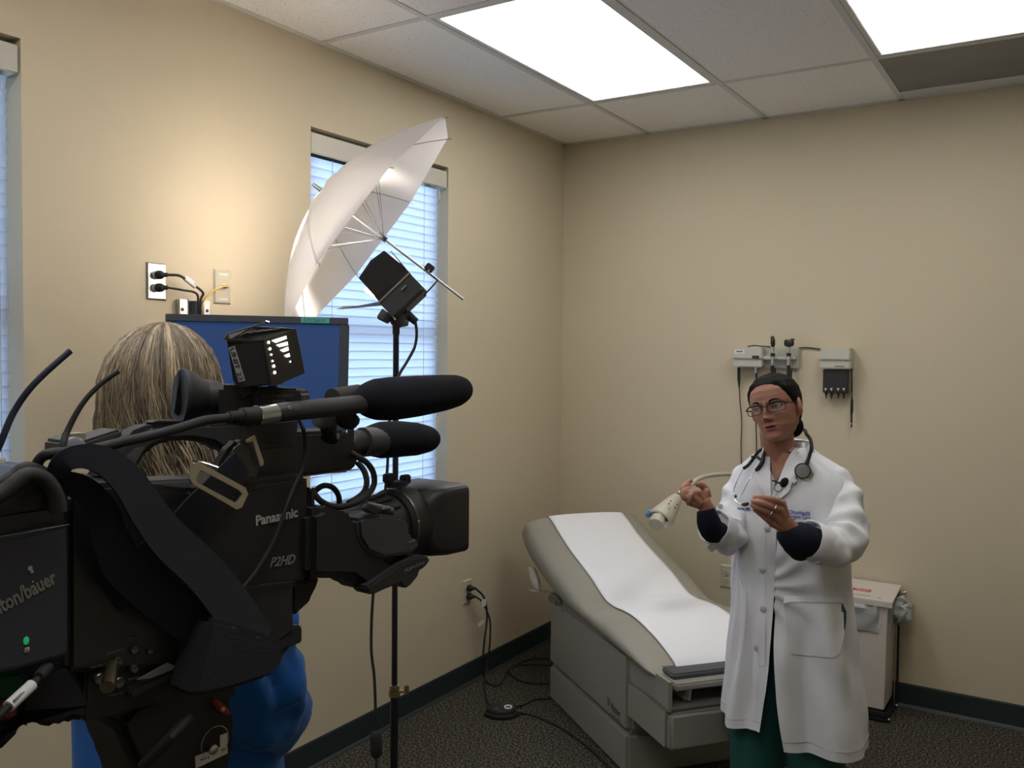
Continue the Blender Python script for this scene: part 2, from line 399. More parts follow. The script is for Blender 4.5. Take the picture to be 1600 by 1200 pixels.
window(1, *WIN[0], 'closed white blind in the window at the left edge of the picture')
window(2, *WIN[1], 'closed white blind in the window behind the photo umbrella')

# ================================================================== wall plates and cords
def plate(name, label, c, n, u, m, kind):
    """c centre on wall, n normal, u sideways."""
    t = thing(name, label, 'wall plate', c); z = V((0, 0, 1)); c = V(c)
    w2, h2 = .035, .0572
    b = B(); b.loft([[c+u*(sx*w2*k)+z*(sz*h2*(1-(1-k)*.6))+n*d for sx, sz in ((-1, -1), (1, -1), (1, 1), (-1, 1))] for k, d in ((1, 0), (1, .0015), (.86, .0062))]); b.out('cover_plate', m, t)
    if kind == 'outlet':
        for s in (1, -1):
            b = B(); b.lathe(c+z*(.0195*s)+n*.0055, n, [(0, .0165), (.0018, .0165), (.0024, .0155)], 20, flat=(z, .82)); r = b.out('receptacle', M_ivory if m is not M_metal else M_white, t)
            b = B()
            for k in (-1, 1): b.box(c+z*(.0195*s+.003)+n*.008+u*(.0062*k), (.0015, .0075, .001), (u, z, n))
            b.tube([c+z*(.0195*s-.0075)+n*.0075, c+z*(.0195*s-.0075)+n*.0085], .0024, 8); b.out('slot', M_ink, r)
        b = B(); b.tube([c+n*.006, c+n*.008], .0032, 10); b.out('screw', M_metal, t)
    elif kind == 'data':
        for s in (1, -1): b = B(); b.box(c+z*(.041*s)+n*.0066, (.036, .008, .0008), (u, z, n)); b.out('paper_label', M_label, t)
        b = B(); b.box(c+z*.002+n*.0066, (.018, .020, .002), (u, z, n), .001, 1); j = b.out('data_jack', M_white, t)
        b = B(); b.box(c+n*.0078, (.011, .010, .001), (u, z, n)); b.out('jack_opening', M_ink, j)
    return t
Xn, Yn, Zn = V((1, 0, 0)), V((0, 1, 0)), V((0, 0, 1))
pc1 = V((WX, 1.731, 1.786)); pc2 = V((WX, 1.982, 1.786)); pc3 = V((WX, 3.402, .447)); pc4 = V((-1.440, WY, .47))
plate('power_outlet', 'steel duplex power outlet above the monitor, two black plugs in it', pc1, Xn, Yn, M_metal, 'outlet')
plate('data_outlet', 'ivory data wall plate with yellow network cable', pc2, Xn, Yn, M_ivory, 'data')
plate('power_outlet', 'ivory power outlet low on the window wall, two cords hang from it', pc3, Xn, Yn, M_ivory, 'outlet')
plate('power_outlet', 'ivory power outlet behind the exam table next to the white coat', pc4, -Yn, Xn, M_ivory, 'outlet')
def plug(b, c, n, d, L=.030, r=.012):
    """Black moulded plug leaving a wall at c along n."""
    b.tube([c+n*.009, c+n*.014, c+n*.026, c+n*.030, c+n*.034+d*.006, c+n*(L+.012)+d*.012], [r, r*1.15, r*1.1, r*.8, r*.62, r*.5], 12)
# monitor cords
t = tag(thing('power_cable', '', '', pc1), 'black power cord with white tag, upper plug of the steel outlet', 'power cord')
b = B(); c = pc1+Zn*.0195; plug(b, c, Xn, Yn); b.out('plug', M_rub, t)
e0 = c+Xn*.042+Yn*.012; eA = V((WX+.05, 1.835, 1.77)); mt = V((WX+.045, 1.862, 1.735))
b = B(); b.tube([e0, V((WX+.055, 1.775, 1.805)), V((WX+.055, 1.81, 1.788)), eA+Yn*.03-Zn*.01, mt, mt-Zn*.05], .0042, 8, 5); b.out('cable', M_rub, t)
b = B(); a1 = V((WX+.055, 1.793, 1.797)); a2 = V((WX+.055, 1.832, 1.774)); b.tube([a1, a2], .0058, 10); b.box((a1+a2)/2+Zn*.009, (.036, .001, .012), ((a2-a1).normalized(), Xn, Xn.cross((a2-a1).normalized()))); b.out('cable_tag', M_label, t)
t = tag(thing('power_cable', '', '', pc1-Zn*.02), 'plain black power cord, lower plug of the steel outlet', 'power cord')
b = B(); c = pc1-Zn*.0195; plug(b, c, Xn, Yn); b.out('plug', M_rub, t)
b = B(); b.tube([c+Xn*.042+Yn*.012, V((WX+.05, 1.79, 1.762)), V((WX+.045, 1.845, 1.755)), V((WX+.04, 1.856, 1.72)), V((WX+.04, 1.858, 1.66))], .0036, 8, 5); b.out('cable', M_rub, t)
t = tag(thing('network_cable', '', '', pc2), 'yellow network cable curving from the data plate', 'cable')
b = B(); b.tube([pc2+Xn*.012+Yn*.012, pc2+Xn*.026+Yn*.002, pc2+Xn*.032-Yn*.03-Zn*.004, V((WX+.04, 1.90, 1.758)), V((WX+.04, 1.872, 1.72)), V((WX+.04, 1.87, 1.66))], .0030, 8, 5); b.out('cable', mat('yellow_cable', (.65, .42, .08), .5), t)
b = B(); b.box(pc2+Xn*.012+Yn*.004, (.02, .010, .008), (Xn, Yn, Zn), .001, 1); b.out('cable_plug', M_gray, t)

# wall-mounted monitor
mc = P(401, 588, 2.46); hdir = V((RT.x, RT.y, 0)).normalized(); mn = (V((-FW.x, -FW.y, 0)).normalized()+Zn*.10+hdir*.10).normalized()
mu = (hdir-mn*hdir.dot(mn)).normalized(); mv = mn.cross(mu)
t = thing('monitor', 'wall-mounted flat monitor with blue screen and teal tag', 'monitor', mc)
mw, mh, bz = .494, .335, .020
b = B(); b.box(mc-mn*.02, (mw-.004, mh-.004, .03), (mu, mv, mn), .006); b.out('back_shell', M_gray, t, True)
b = B(); mb = mat('monitor_bezel', (.05, .06, .075), .4)
for cx, cy, sx, sy in ((0, mh/2-bz/2, mw, bz), (0, -mh/2+bz/2, mw, bz), (-mw/2+bz/2, 0, bz, mh-2*bz), (mw/2-bz/2, 0, bz+.006, mh-2*bz)):
    b.box(mc+mu*cx+mv*cy+mn*.002, (sx, sy, .018), (mu, mv, mn), .0015, 1)
b.out('bezel', mb, t)
b = B(); b.box(mc-mn*.001, (mw-2*bz+.002, mh-2*bz+.002, .004), (mu, mv, mn)); b.out('screen', mat('blue_screen', (.01, .02, .05), .35, emit=(.006, .018, .058), es=1.0), t)
b = B(); b.box(mc+mu*(.157)+mv*(mh/2-.0095)+mn*.0115, (.078, .0145, .0006), (mu, mv, mn)); s = b.out('asset_tag', mat('teal_label', (.07, .50, .42), .5), t)
text('tag_lettering', 'DT136513', M_ink, mc+mu*.127+mv*(mh/2-.0140)+mn*.0120, mu, mv, .009, s, wfit=.057)
b = B(); b.box(mc+mu*(mw/2-.030)+mv*(mh/2-.009)+mn*.0115, (.011, .0012, .0004), (mu, mv, mn)); b.box(mc+mu*(mw/2-.030)+mv*(mh/2-.0125)+mn*.0115, (.011, .0012, .0004), (mu, mv, mn)); b.out('logo_mark', mat('red_print', (.25, .06, .06), .5), t)
b = B(); b.box(mc-mv*(mh/2+.006)+mn*.004, (mw*.98, .008, .016), (mu, mv, mn), .002, 1); b.out('lower_trim', M_metal, t)
t = thing('monitor_mount', 'silver and dark grey wall track and arm holding the monitor', 'wall mount', (WX, 1.86, 1.5))
b = B()
for y in (1.815, 1.902): b.bb((WX+.001, y-.014, 1.25), (WX+.022, y+.014, 1.735), .001)
b.bb((WX+.001, 1.835, 1.25), (WX+.014, 1.845, 1.735)); b.out('silver_track', M_metal, t)
b = B(); b.bb((WX+.001, 1.845, 1.25), (WX+.030, 1.889, 1.732), .003); b.out('cable_channel', mat('slate_plastic', (.06, .07, .085), .35), t)
b = B()
for y, in ((1.810,), (1.904,)): b.tube([(WX+.021, y, 1.703), (WX+.0235, y, 1.703)], .0055, 10)
b.out('screw', M_ink, t)
b = B(); b.tube([(WX+.03, 1.865, 1.50), (WX+.14, 1.87, 1.50), mc-mn*.11-Zn*.03, mc-mn*.035], .018, 12, 4); b.out('arm', M_gray, t)
b = B(); b.box(mc-mn*.042, (.12, .12, .012), (mu, mv, mn), .002); b.out('bracket', M_gray, t)

# cords and foot control on the floor by the table
def floorpt(x, y, z=.005): return onF(x, y, z)
pA = pc3+Zn*.0195; pB = pc3-Zn*.0195
t = tag(thing('power_cable', '', '', pA), 'black cord with white tags from the low outlet to the table base', 'power cord')
b = B(); plug(b, pA, Xn, Yn, .03, .014); b.out('plug', M_rub, t)
b = B(); b.tube([pA+Xn*.042+Yn*.012, onL(757, 935, .06), onL(761, 965, .06), onL(757, 1000, .07), onL(754, 1040, .06), onL(757, 1057, .05), floorpt(765, 1068), floorpt(778, 1071), floorpt(788, 1060), floorpt(795, 1046), floorpt(815, 1034), floorpt(840, 1029), floorpt(868, 1031)], .0048, 8, 5); b.out('cable', M_rub, t)
b = B(); a1 = onL(756, 942, .065); b.box(a1, (.002, .036, .034), (Xn, Yn, Zn)); a2 = onL(754, 973, .068); b.box(a2-Yn*.012, (.0015, .05, .016), (Xn, (Yn+Zn*.25).normalized(), (Zn-Yn*.25).normalized())); b.out('cable_tag', M_label, t)
t = tag(thing('power_cable', '', '', pB), 'thinner black cord from the lower plug of the low outlet to the foot control', 'power cord')
b = B(); plug(b, pB, Xn, Yn, .03, .014); b.out('plug', M_rub, t)
b = B(); b.tube([pB+Xn*.042+Yn*.012, onL(753, 940, .05), onL(762, 958, .04), onL(766, 975, .04), onL(765, 1010, .03), onL(760, 1045, .03), floorpt(757, 1072), floorpt(760, 1092), floorpt(768, 1104, .02)], .0042, 8, 5); b.out('cable', M_rub, t)
t = tag(thing('floor_cable', '', '', floorpt(800, 1040)), 'loop of black cable on the carpet left of the table base', 'cable')
b = B(); b.tube([floorpt(864, 1068), floorpt(830, 1067), floorpt(806, 1060), floorpt(796, 1048), floorpt(806, 1040), floorpt(830, 1038), floorpt(870, 1040)], .0045, 8, 5); b.out('cable', M_rub, t)
fc = floorpt(783, 1118, .0); fd = V((.86, .5, 0)).normalized(); fe = V((-fd.y, fd.x, 0))
t = thing('foot_control', 'oval black foot control pedal with white control patch on the carpet', 'foot pedal', fc)
b = B(); b.lathe(fc, Zn, [(0, .070), (.004, .074), (.016, .074), (.020, .070)], 40, flat=(fe, .72)); b.out('pedal_base', M_rub, t, True)
b = B(); b.lathe(fc+Zn*.020, Zn, [(0, .066), (.010, .066), (.017, .060), (.019, .050)], 40, flat=(fe, .70)); b.out('pedal_top', M_black, t, True)
b = B(); b.lathe(fc+Zn*.0385+fd*.030, Zn, [(0, .024), (.0012, .024), (.0014, .022)], 24, flat=(fd, .75)); s = b.out('control_patch', M_label, t)
b = B(); b.prism([fc+Zn*.0402+fd*(.030+x)+fe*y for x, y in ((-.010, -.010), (.010, -.010), (.010, .010), (.002, .003), (-.010, .008))], Zn*.0006); b.out('printed_symbol', M_ink, s)
b = B(); b.tube([fc+Zn*.038-fd*.03-fe*.015, fc+Zn*.0395-fd*.01-fe*.015], .0018, 6); b.out('raised_mark', M_dprint, t)
t = tag(thing('floor_cable', '', '', floorpt(840, 1095)), 'black cable curving from the foot control up under the table', 'cable')
b = B(); b.tube([floorpt(803, 1104, .018), floorpt(818, 1101), floorpt(836, 1093), floorpt(862, 1091)], .0042, 8, 5); b.out('cable', M_rub, t)
t = tag(thing('floor_cable', '', '', floorpt(880, 1150)), 'thick black cable running along the near side of the table base', 'cable')
b = B(); b.tube([floorpt(806, 1114, .018), floorpt(822, 1115), floorpt(850, 1124), floorpt(885, 1142), floorpt(920, 1168), floorpt(952, 1200), floorpt(990, 1245), floorpt(1000, 1300)], .0052, 8, 5); b.out('cable', M_rub, t)
t = tag(thing('thin_wire', '', '', floorpt(1285, 1180)), 'thin dark red wire on the carpet behind the green trousers', 'wire')
b = B(); b.tube([floorpt(x, y, .003) for x, y in ((1262, 1128), (1274, 1148), (1281, 1160), (1285, 1170), (1292, 1180), (1290, 1196), (1296, 1208), (1306, 1222))], .0016, 6, 4); b.out('wire', mat('dark_red_wire', (.06, .02, .02), .5), t)
# ================================================================== EXAM TABLE
O3 = V((-1.993, 3.489, 0)); TD = V((.778, -.628, 0)).normalized(); TN = V((-TD.y, TD.x, 0))
def T(s, t, z): return O3+TD*s+TN*t+V((0, 0, z))
TAX = (TD, TN, Zn)
M_cab = mat('warm_grey_enamel', (.30, .285, .25), .45, bump=.05, bscale=600)
M_cab2 = mat('grey_enamel_drawer', (.32, .305, .27), .4)
M_vinyl = mat('stone_vinyl', (.32, .305, .25), .42, bump=.15, bscale=350, spec=.45)
M_paper = mat('exam_paper', (.86, .86, .89), .8, spec=.2)
tb = thing('exam_table', 'grey powered exam table with stone vinyl cushion and raised back', 'exam table', T(.4, .25, 0))
def tbox(b, s0, s1, t0, t1, z0, z1, bev=0, seg=2): return b.box(T((s0+s1)/2, (t0+t1)/2, (z0+z1)/2), (s1-s0, t1-t0, z1-z0), TAX, bev, seg)
b = B(); tbox(b, .0, .80, .0, .50, .0, .158, .012); b.out('plinth', M_cab, tb, True)
b = B(); tbox(b, .0, .815, -.004, .504, .161, .475, .022, 3); body = b.out('body_shell', M_cab, tb, True)
b = B(); tbox(b, .78, 1.09, .0, .50, .362, .375); tbox(b, .80, .815, .0, .5, .37, .45); tbox(b, .775, 1.108, .0, .014, .366, .468); tbox(b, .775, 1.108, .486, .50, .366, .468); b.out('cubby_shell', M_cab, tb)
b = B(); tbox(b, .80, 1.085, .0, .50, .236, .358); b.out('drawer_housing', M_cab, tb)
b = B(); tbox(b, 1.087, 1.118, .004, .496, .232, .357, .010, 3); dr = b.out('drawer', M_cab2, tb, True)
b = B(); b.loft([[T(1.119+.004*math.sin(PI*k/8)*math.sin(PI*j/4), .30+(.16*(k/8-.5)), .262+.045*(j/4)*math.sin(PI*k/8)) for k in range(9)] for j in range(5)], closed=False, cap=False); b.out('grip_hollow', M_cab, dr, True)
b = B(); tbox(b, .83, 1.122, .018, .482, .438, .463, .006); b.out('pull_out_step', M_cab2, tb, True)
b = B(); tbox(b, .93, 1.08, .03, .47, .462, .482, .006, 3); b.out('shaded_foot_pad', mat('shaded_cushion_vinyl', (.07, .075, .085), .5), tb, True)  # lower front of the cushion, its shade put into the dark colour
b = B(); b.tube([T(1.06, .10, .385), T(1.065, .10, .42), T(1.06, .102, .447)], .016, 10, 3, flat=(TN, .6)); tbox(b, .95, 1.06, .085, .115, .376, .40, .005); b.out('stirrup_arm', M_white, tb, True)
b = B(); tbox(b, -.004, .11, -.012, .03, .44, .487, .012, 3); b.out('corner_bumper', M_gray if 0 else mat('taupe_bumper', (.20, .19, .165), .5), tb, True)
b = B(); b.tube([T(.163, -.005, .447), T(.163, -.007, .447)], .004, 8); b.out('screw', M_ink, tb)
b = B(); b.tube([T(.50+.012*math.sin(a), -.0045, .352-.018*math.cos(a)) for a in [i*.35 for i in range(9)]], .0012, 5); b.out('embossed_curve', M_cab2, tb)
wt = text('maker_lettering', 'Ritter', M_ink, T(.672, -.0052, .205), TD, Zn, .030, tb, wfit=.078)
text('maker_lettering', 'by MIDMARK', mat('faint_ink', (.10, .10, .09), .5), T(.672, -.0052, .188), TD, Zn, .008, tb, wfit=.082)
b = B()
for k in range(5): b.box(T(.645, -.0048, .214+.0065*k), (.020+.004*(k % 2), .0006, .0022), TAX)
b.out('maker_emblem', M_ink, tb)
# cushion
TOP = [(-.305, .735), (-.285, .775), (-.24, .792), (-.17, .768), (-.08, .728), (.04, .684), (.16, .650), (.28, .615), (.37, .577), (.43, .556), (.50, .552), (.58, .560), (.66, .564), (.76, .553), (.85, .536), (.93, .514), (.995, .490), (1.03, .462)]
BOT = [(-.345, .700), (-.372, .668), (-.375, .635), (-.32, .595), (-.22, .555), (-.08, .515), (.05, .487), (.17, .470), (.28, .460), (.38, .455), (.50, .452), (.58, .450), (.66, .449), (.76, .448), (.85, .448), (.92, .447), (.975, .446), (1.01, .449)]
HW = [.25, .29, .305, .312, .315, .315, .315, .312, .308, .300, .298, .305, .310, .312, .310, .306, .298, .275]
def cush(i, f, e=3.0):
    """i: fractional station; f: -1..1 across. Top surface point."""
    k = min(int(i), len(TOP)-2); r = i-k
    lt = V((TOP[k][0], TOP[k][1]))*(1-r)+V((TOP[k+1][0], TOP[k+1][1]))*r; lb = V((BOT[k][0], BOT[k][1]))*(1-r)+V((BOT[k+1][0], BOT[k+1][1]))*r; hw = HW[k]*(1-r)+HW[k+1]*r
    return lt, lb, hw
def cushpt(i, a):
    lt, lb, hw = cush(i, 0); e = 2/3.0
    c, s = math.cos(a), math.sin(a); u = math.copysign(abs(c)**e, c); h = math.copysign(abs(s)**e, s)
    p = (lt+lb)/2+(lt-lb)/2*h
    return T(p[0], .275+u*hw, p[1])
N = 90; st = [i*(len(TOP)-1)/N for i in range(N+1)]
# smooth station profile
b = B(); b.loft([[cushpt(i, 2*PI*k/44) for k in range(44)] for i in st]); cu = b.out('cushion', M_vinyl, tb, True)
md = cu.modifiers.new('s', 'SMOOTH'); md.iterations = 6
# moulded handles under the back
b = B(); b.loft([[T(-.165, -.015, .505)+TD*(1.15*s_*a)+Zn*(1.15*z_*a)+TN*w for s_, z_ in ((-.055, .042), (-.02, .045), (.045, .0), (.05, -.03), (.02, -.035), (-.03, .0))] for a, w in ((.8, -.014), (1, -.006), (1, .006), (.8, .014))]); b.out('side_handle', M_white, tb, True)
b = B(); b.tube([T(-.03, .03, .475), T(-.09, .0, .470), T(-.12, -.01, .462)], .004, 8, 3); rl = b.out('release_lever', M_metal, tb)
b = B(); b.tube([T(-.11, -.01, .462), T(-.15, -.02, .455), T(-.20, -.03, .450)], [.006, .011, .004], 10, 3, flat=(Zn, .5)); b.out('lever_grip', M_white, rl, True)
b = B(); b.box(T(-.33, .2, .60), (.03, .30, .10), ((TD*.35+Zn*.94).cross(TN), TN, (TD*.35-Zn*.94).normalized()), .008); b.out('back_plate', M_cab, tb, True)
b = B(); b.tube([T(-.02, .25, .44), T(-.12, .25, .53)], .02, 10); b.out('lift_strut', M_gray, tb)
# paper
def papt(i, x, off):
    lt, lb, hw = cush(i, 0); u = min(abs(x)/hw, .999); h = (1-u**3.0)**(1/3.0)
    p = (lt+lb)/2+(lt-lb)/2*h; d = (lt-lb).normalized()*off; return T(p[0]+d[0], .275+x, p[1]+d[1])
NS = len(TOP)-1
rows = []
for k in range(101):
    i = .6+(NS-.6-.40)*k/100
    rows.append([(i, -.208+.416*j/16) for j in range(17)])
b = B(); bm = b.bm; g = []
for r in rows:
    g.append([bm.verts.new(papt(i, x, .006+.0012*noise.noise(V((i*.9, x*7, 3))))) for i, x in r])
# torn front edge and rolled start
lt, lb, hw = cush(NS-.4, 0)
g.append([bm.verts.new(papt(NS-.34, x, .008)+Zn*(-.006+.004*noise.noise(V((x*60, 0, 0))))) for i, x in rows[-1]])
for a, c in zip(g, g[1:]):
    for j in range(16): bm.faces.new((a[j], a[j+1], c[j+1], c[j]))
pp = b.out('exam_table_paper', M_paper, None, True); tag(pp, 'white paper sheet running down the exam table cushion', 'paper')
for nm, it in (('s', 8),): q = pp.modifiers.new(nm, 'SMOOTH'); q.iterations = it
q = pp.modifiers.new('t', 'SOLIDIFY'); q.thickness = .0008

# exam light on a flexible neck
t = thing('exam_light', 'cream gooseneck exam light hanging over the table, neck from the back wall', 'exam light', V((-1.33, WY, .99)))
L0 = P(1059, 776, 3.6); L1 = P(1024, 822, 3.52); ax = (L1-L0).normalized(); M_cream = mat('cream_plastic', (.50, .46, .37), .38)
b = B(); b.lathe(L0, ax, [(-.004, .010), (.0, .019), (.010, .024), (.04, .032), (.08, .042), (.115, .049), (.128, .050), (.134, .045), (.134, .038)], 28); lh = b.out('lamp_head', M_cream, t, True)
fx = (ax*.75-UP*.25-FW*.55).normalized(); fc_ = P(1026, 818, 3.50)
b = B(); b.lathe(fc_-fx*.05, fx, [(.02, .028), (.040, .030), (.056, .030), (.059, .028), (.054, .026), (.033, .024)], 24); b.out('lamp_nozzle', M_cream, lh, True)
b = B(); b.lathe(fc_-fx*.0155, fx, [(0, .0255), (.002, .0252)], 20); b.out('lens', mat('smoked_lens', (.05, .04, .02), .6, spec=.2), lh)
b = B(); b.lathe(fc_-fx*.10, fx, [(0, .02), (.07, .040)], 20) if 0 else b.ell(P(1014, 802, 3.555), (.016, .009, .016), ((RT+UP*.5).normalized(), FW, UP), 14, 8); b.out('blue_button', mat('pale_blue_plastic', (.10, .26, .45), .4), lh, True)
b = B()
for x, y in ((1048, 783), (1045, 787), (1058, 789), (1055, 793), (1017, 814), (1021, 813), (1024, 813), (1034, 813), (1031, 816), (1037, 821)):
    b.ell(P(x, y, 3.525), (.003, .003, .003), None, 8, 6)
b.out('vent_hole', M_ink, lh)
b = B()
for k in range(5): b.tube([P(1036+1.6*k*.5, 806-k*2.6+2, 3.515), P(1045+1.0*k*.5, 800-k*2.6+4, 3.515)], .0008, 5)
b.out('vent_slot', mat('slot_grey', (.2, .18, .14), .6), lh)
b = B(); b.tube([L0-ax*.002, L0-ax*.012], .0115, 14); b.out('black_collar', M_rub, t)
b = B(); b.tube([L0-ax*.012, L0-ax*.03, P(1074, 763, 3.62), P(1088, 750, 3.66), P(1104, 744, 3.74), P(1130, 741, 3.86), P(1165, 742, 4.0), P(1195, 748, 4.1), onB(1212, 755, .03)], [.0105]*3+[.0095]*6, 12, 6); b.out('flexible_neck', mat('ivory_hose', (.52, .50, .43), .45), t, True)
b = B(); c = onB(1212, 755, .015); b.box(c, (.08, .03, .11), None, .008); b.out('wall_bracket', M_cream, t, True)

# ================================================================== DIAGNOSTIC WALL SET
M_unit = mat('pale_grey_plastic', (.52, .51, .44), .45)
def wb(b, x0, y0, x1, y1, d0, d1, bev=.003):
    """Box on the back wall spanning photo pixels on the wall plane, standing d0..d1 off it."""
    a, c = onB(x0, y0, d1), onB(x1, y1, d1); return b.bb((a.x, WY-d1, c.z), (c.x, WY-d0, a.z), bev)
t = thing('diagnostic_station', 'pale grey wall transformer with two handle cradles above the head in glasses', 'medical wall unit', onB(1195, 560))
b = B(); wb(b, 1146, 543, 1190, 574, 0, .075, .004); hs = b.out('transformer_housing', M_unit, t, True)
b = B(); wb(b, 1146, 555, 1190, 561, .072, .084, .004); b.out('ridge', M_unit, hs, True)
b = B(); wb(b, 1175, 555.5, 1186, 560.5, .083, .086, .001); b.out('display', M_ink, hs)
b = B(); wb(b, 1148, 546, 1163, 552.5, .075, .0756, 0); s = b.out('white_sticker', M_label, hs)
b = B()
for k in range(4): wb(b, 1151+k*2.4, 548, 1152.6+k*2.4, 550.5, .0756, .076, 0)
b.out('sticker_print', M_ink, hs)
b = B(); wb(b, 1190, 543, 1248, 576, 0, .022, .004); cr = b.out('cradle_plate', M_unit, t, True)
b = B(); wb(b, 1189, 556, 1243, 563, .02, .062, .005); b.out('cradle_bar', M_unit, cr, True)
def handle(name, x, label, kind):
    """Scope standing in its cradle at photo column x."""
    a = onB(x, 556, .075); c = V((a.x, a.y, a.z)); t = thing(name, label, 'medical instrument', c)
    z = lambda y: onB(x, y, .075).z
    b = B(); b.tube([(c.x, c.y, z(626)), (c.x, c.y, z(624)), (c.x, c.y, z(571))], [.006, .009, .009], 14); b.out('grip', M_black, t, True)
    b = B(); b.tube([(c.x, c.y, z(571)), (c.x, c.y, z(557))], .0082, 14); b.tube([(c.x, c.y, z(551)), (c.x, c.y, z(541))], .0072, 14); b.out('chrome_neck', M_chrome, t, True)
    b = B(); b.tube([(c.x, c.y, z(557)), (c.x, c.y, z(551.5))], .0108, 14); b.out('collar', M_black, t, True)
    b = B()
    if kind == 'otho':
        b.lathe((c.x, c.y, z(542)), (-.05, 0, 1), [(0, .009), (.012, .013), (.028, .0135), (.042, .010), (.052, .005)], 14, flat=(V((1, 0, 0)), .8)); b.box((c.x-.007, c.y-.004, z(527.5)), (.007, .012, .010), None, .002)
    else:
        b.lathe((c.x, c.y, z(542)), (0, 0, 1), [(0, .010), (.006, .022), (.016, .024), (.030, .022), (.034, .018)], 16, flat=(V((0, 1, 0)), .75)); b.tube([(c.x+.01, c.y, z(531)), (c.x+.027, c.y-.004, z(530))], [.007, .002], 10)
    b.out('instrument_head', M_black, t, True)
    return t
handle('ophthalmoscope', 1207.5, 'black and chrome scope with narrow curved head in the cradle', 'otho')
handle('otoscope', 1232.5, 'black and chrome scope with wide block head in the cradle', 'oto')
b = B(); b.tube([onB(1211, 575, .03), onB(1212, 592, .03), onB(1213, 640, .02), onB(1214, 760, .012)], .004, 8, 4); tag(b.out('coiled_cord', M_rub, None), 'black cord dropping from the narrow headed scope behind the hair', 'cable')
b = B(); b.tube([onB(1237, 576, .03), onB(1236, 600, .03), onB(1237, 650, .02), onB(1237, 760, .012)], .004, 8, 4); tag(b.out('coiled_cord', M_rub, None), 'black cord dropping from the wide headed scope behind the hair', 'cable')
t = thing('probe_cord', 'thin black probe cord hanging from the far left of the wall unit', 'cable', onB(1155, 574, .03)); 
b = B(); p = onB(1154.5, 574, .035); b.tube([p, p-Zn*.01, onB(1154.5, 592, .035), onB(1155, 606, .03)], [.006, .0075, .0075, .003], 10, 3); b.out('strain_relief', M_rub, t, True)
b = B(); b.tube([onB(1155, 604, .03), onB(1156.5, 630, .025), onB(1159, 660, .02), onB(1158, 700, .015), onB(1160, 790, .012)], .0026, 8, 5); b.out('cable', M_rub, t)
t = thing('probe_cord', 'black cord with steel connector beside the thin probe cord', 'cable', onB(1182, 574, .03))
b = B(); b.tube([onB(1182, 574, .035), onB(1182, 583, .035)], .0105, 12); b.out('connector', M_metal, t, True)
b = B(); b.tube([onB(1182, 583, .035), onB(1182, 592, .033), onB(1182, 600, .03), onB(1181, 640, .022), onB(1182, 700, .015), onB(1183, 800, .012)], [.0055, .005, .0028, .0028, .0028, .0028], 8, 5); b.out('cable', M_rub, t)
t = thing('wall_cable', 'short black cable on the wall between the two wall units', 'cable', onB(1265, 545))
b = B(); b.tube([onB(1247, 544, .01), onB(1256, 543, .008), onB(1270, 544, .006), onB(1284, 546, .01)], .0028, 8, 4); b.out('cable', M_rub, t)
t = thing('wall_cable', 'short black cable lying over the top of the wall transformer', 'cable', onB(1185, 541))
b = B(); b.tube([onB(1168, 541.5, .03), onB(1178, 540, .03), onB(1190, 541, .028), onB(1204, 542, .02)], .0028, 8, 4); b.out('cable', M_rub, t)
t = thing('specula_dispenser', 'pale wall unit with smoked dispenser of black ear tips beside the scopes', 'medical wall unit', onB(1307, 570))
b = B(); wb(b, 1281, 544, 1328, 577, 0, .085, .005); hs = b.out('unit_housing', M_unit, t, True)
b = B(); wb(b, 1281, 556.5, 1328, 563, .082, .094, .004); b.out('ridge', M_unit, hs, True)
b = B(); wb(b, 1304, 571.5, 1319, 573.5, .0852, .0858, 0); b.out('printed_name', mat('faded_green_print', (.12, .16, .12), .5), hs)
b = B(); wb(b, 1286, 577, 1326, 615, 0, .062, .003); b.out('smoked_case', mat('smoked_plastic', (.05, .045, .035), .15), t, True)
b = B(); wb(b, 1288, 578, 1324, 612, .060, .066, .002); b.out('black_insert', M_black, t)
for x in (1290, 1299, 1309.5, 1318.5):
    a, c, e = onB(x-2, 606.5, .068), onB(x+2, 606.5, .068), onB(x, 611, .068); b = B(); b.prism([a, c, e], V((0, -.0008, 0))); b.out('white_arrow', M_label, t)
for x in (1291, 1299.5, 1310, 1318.5):
    a = onB(x, 614, .04); b = B(); b.lathe(a, (0, 0, -1), [(-.004, .0075), (.004, .007), (.010, .004), (.027, .0022)], 12); b.out('ear_tip', M_black, t, True)
t = thing('thermometer_probe', 'black probe hanging on its cord at the far side of the ear tip dispenser', 'medical instrument', onB(1331, 580))
b = B(); b.tube([onB(1330.5, 577, .05), onB(1331.5, 600, .045), onB(1331, 622, .04)], .0028, 8, 4); b.out('cable', M_rub, t)
b = B(); b.tube([onB(1331, 620, .04), onB(1331, 627, .04), onB(1330.8, 645, .04), onB(1330.5, 647, .04), onB(1330.5, 661, .04)], [.003, .0065, .0065, .0045, .004], 12); b.out('probe_body', M_black, t, True)
b = B(); b.tube([onB(1330.5, 661, .04), onB(1330.5, 662.5, .04)], .0048, 10); b.out('steel_ring', M_chrome, t); b = B(); b.tube([onB(1330.5, 662.5, .04), onB(1330.5, 668, .04)], .0035, 10); b.out('probe_tip', M_black, t)

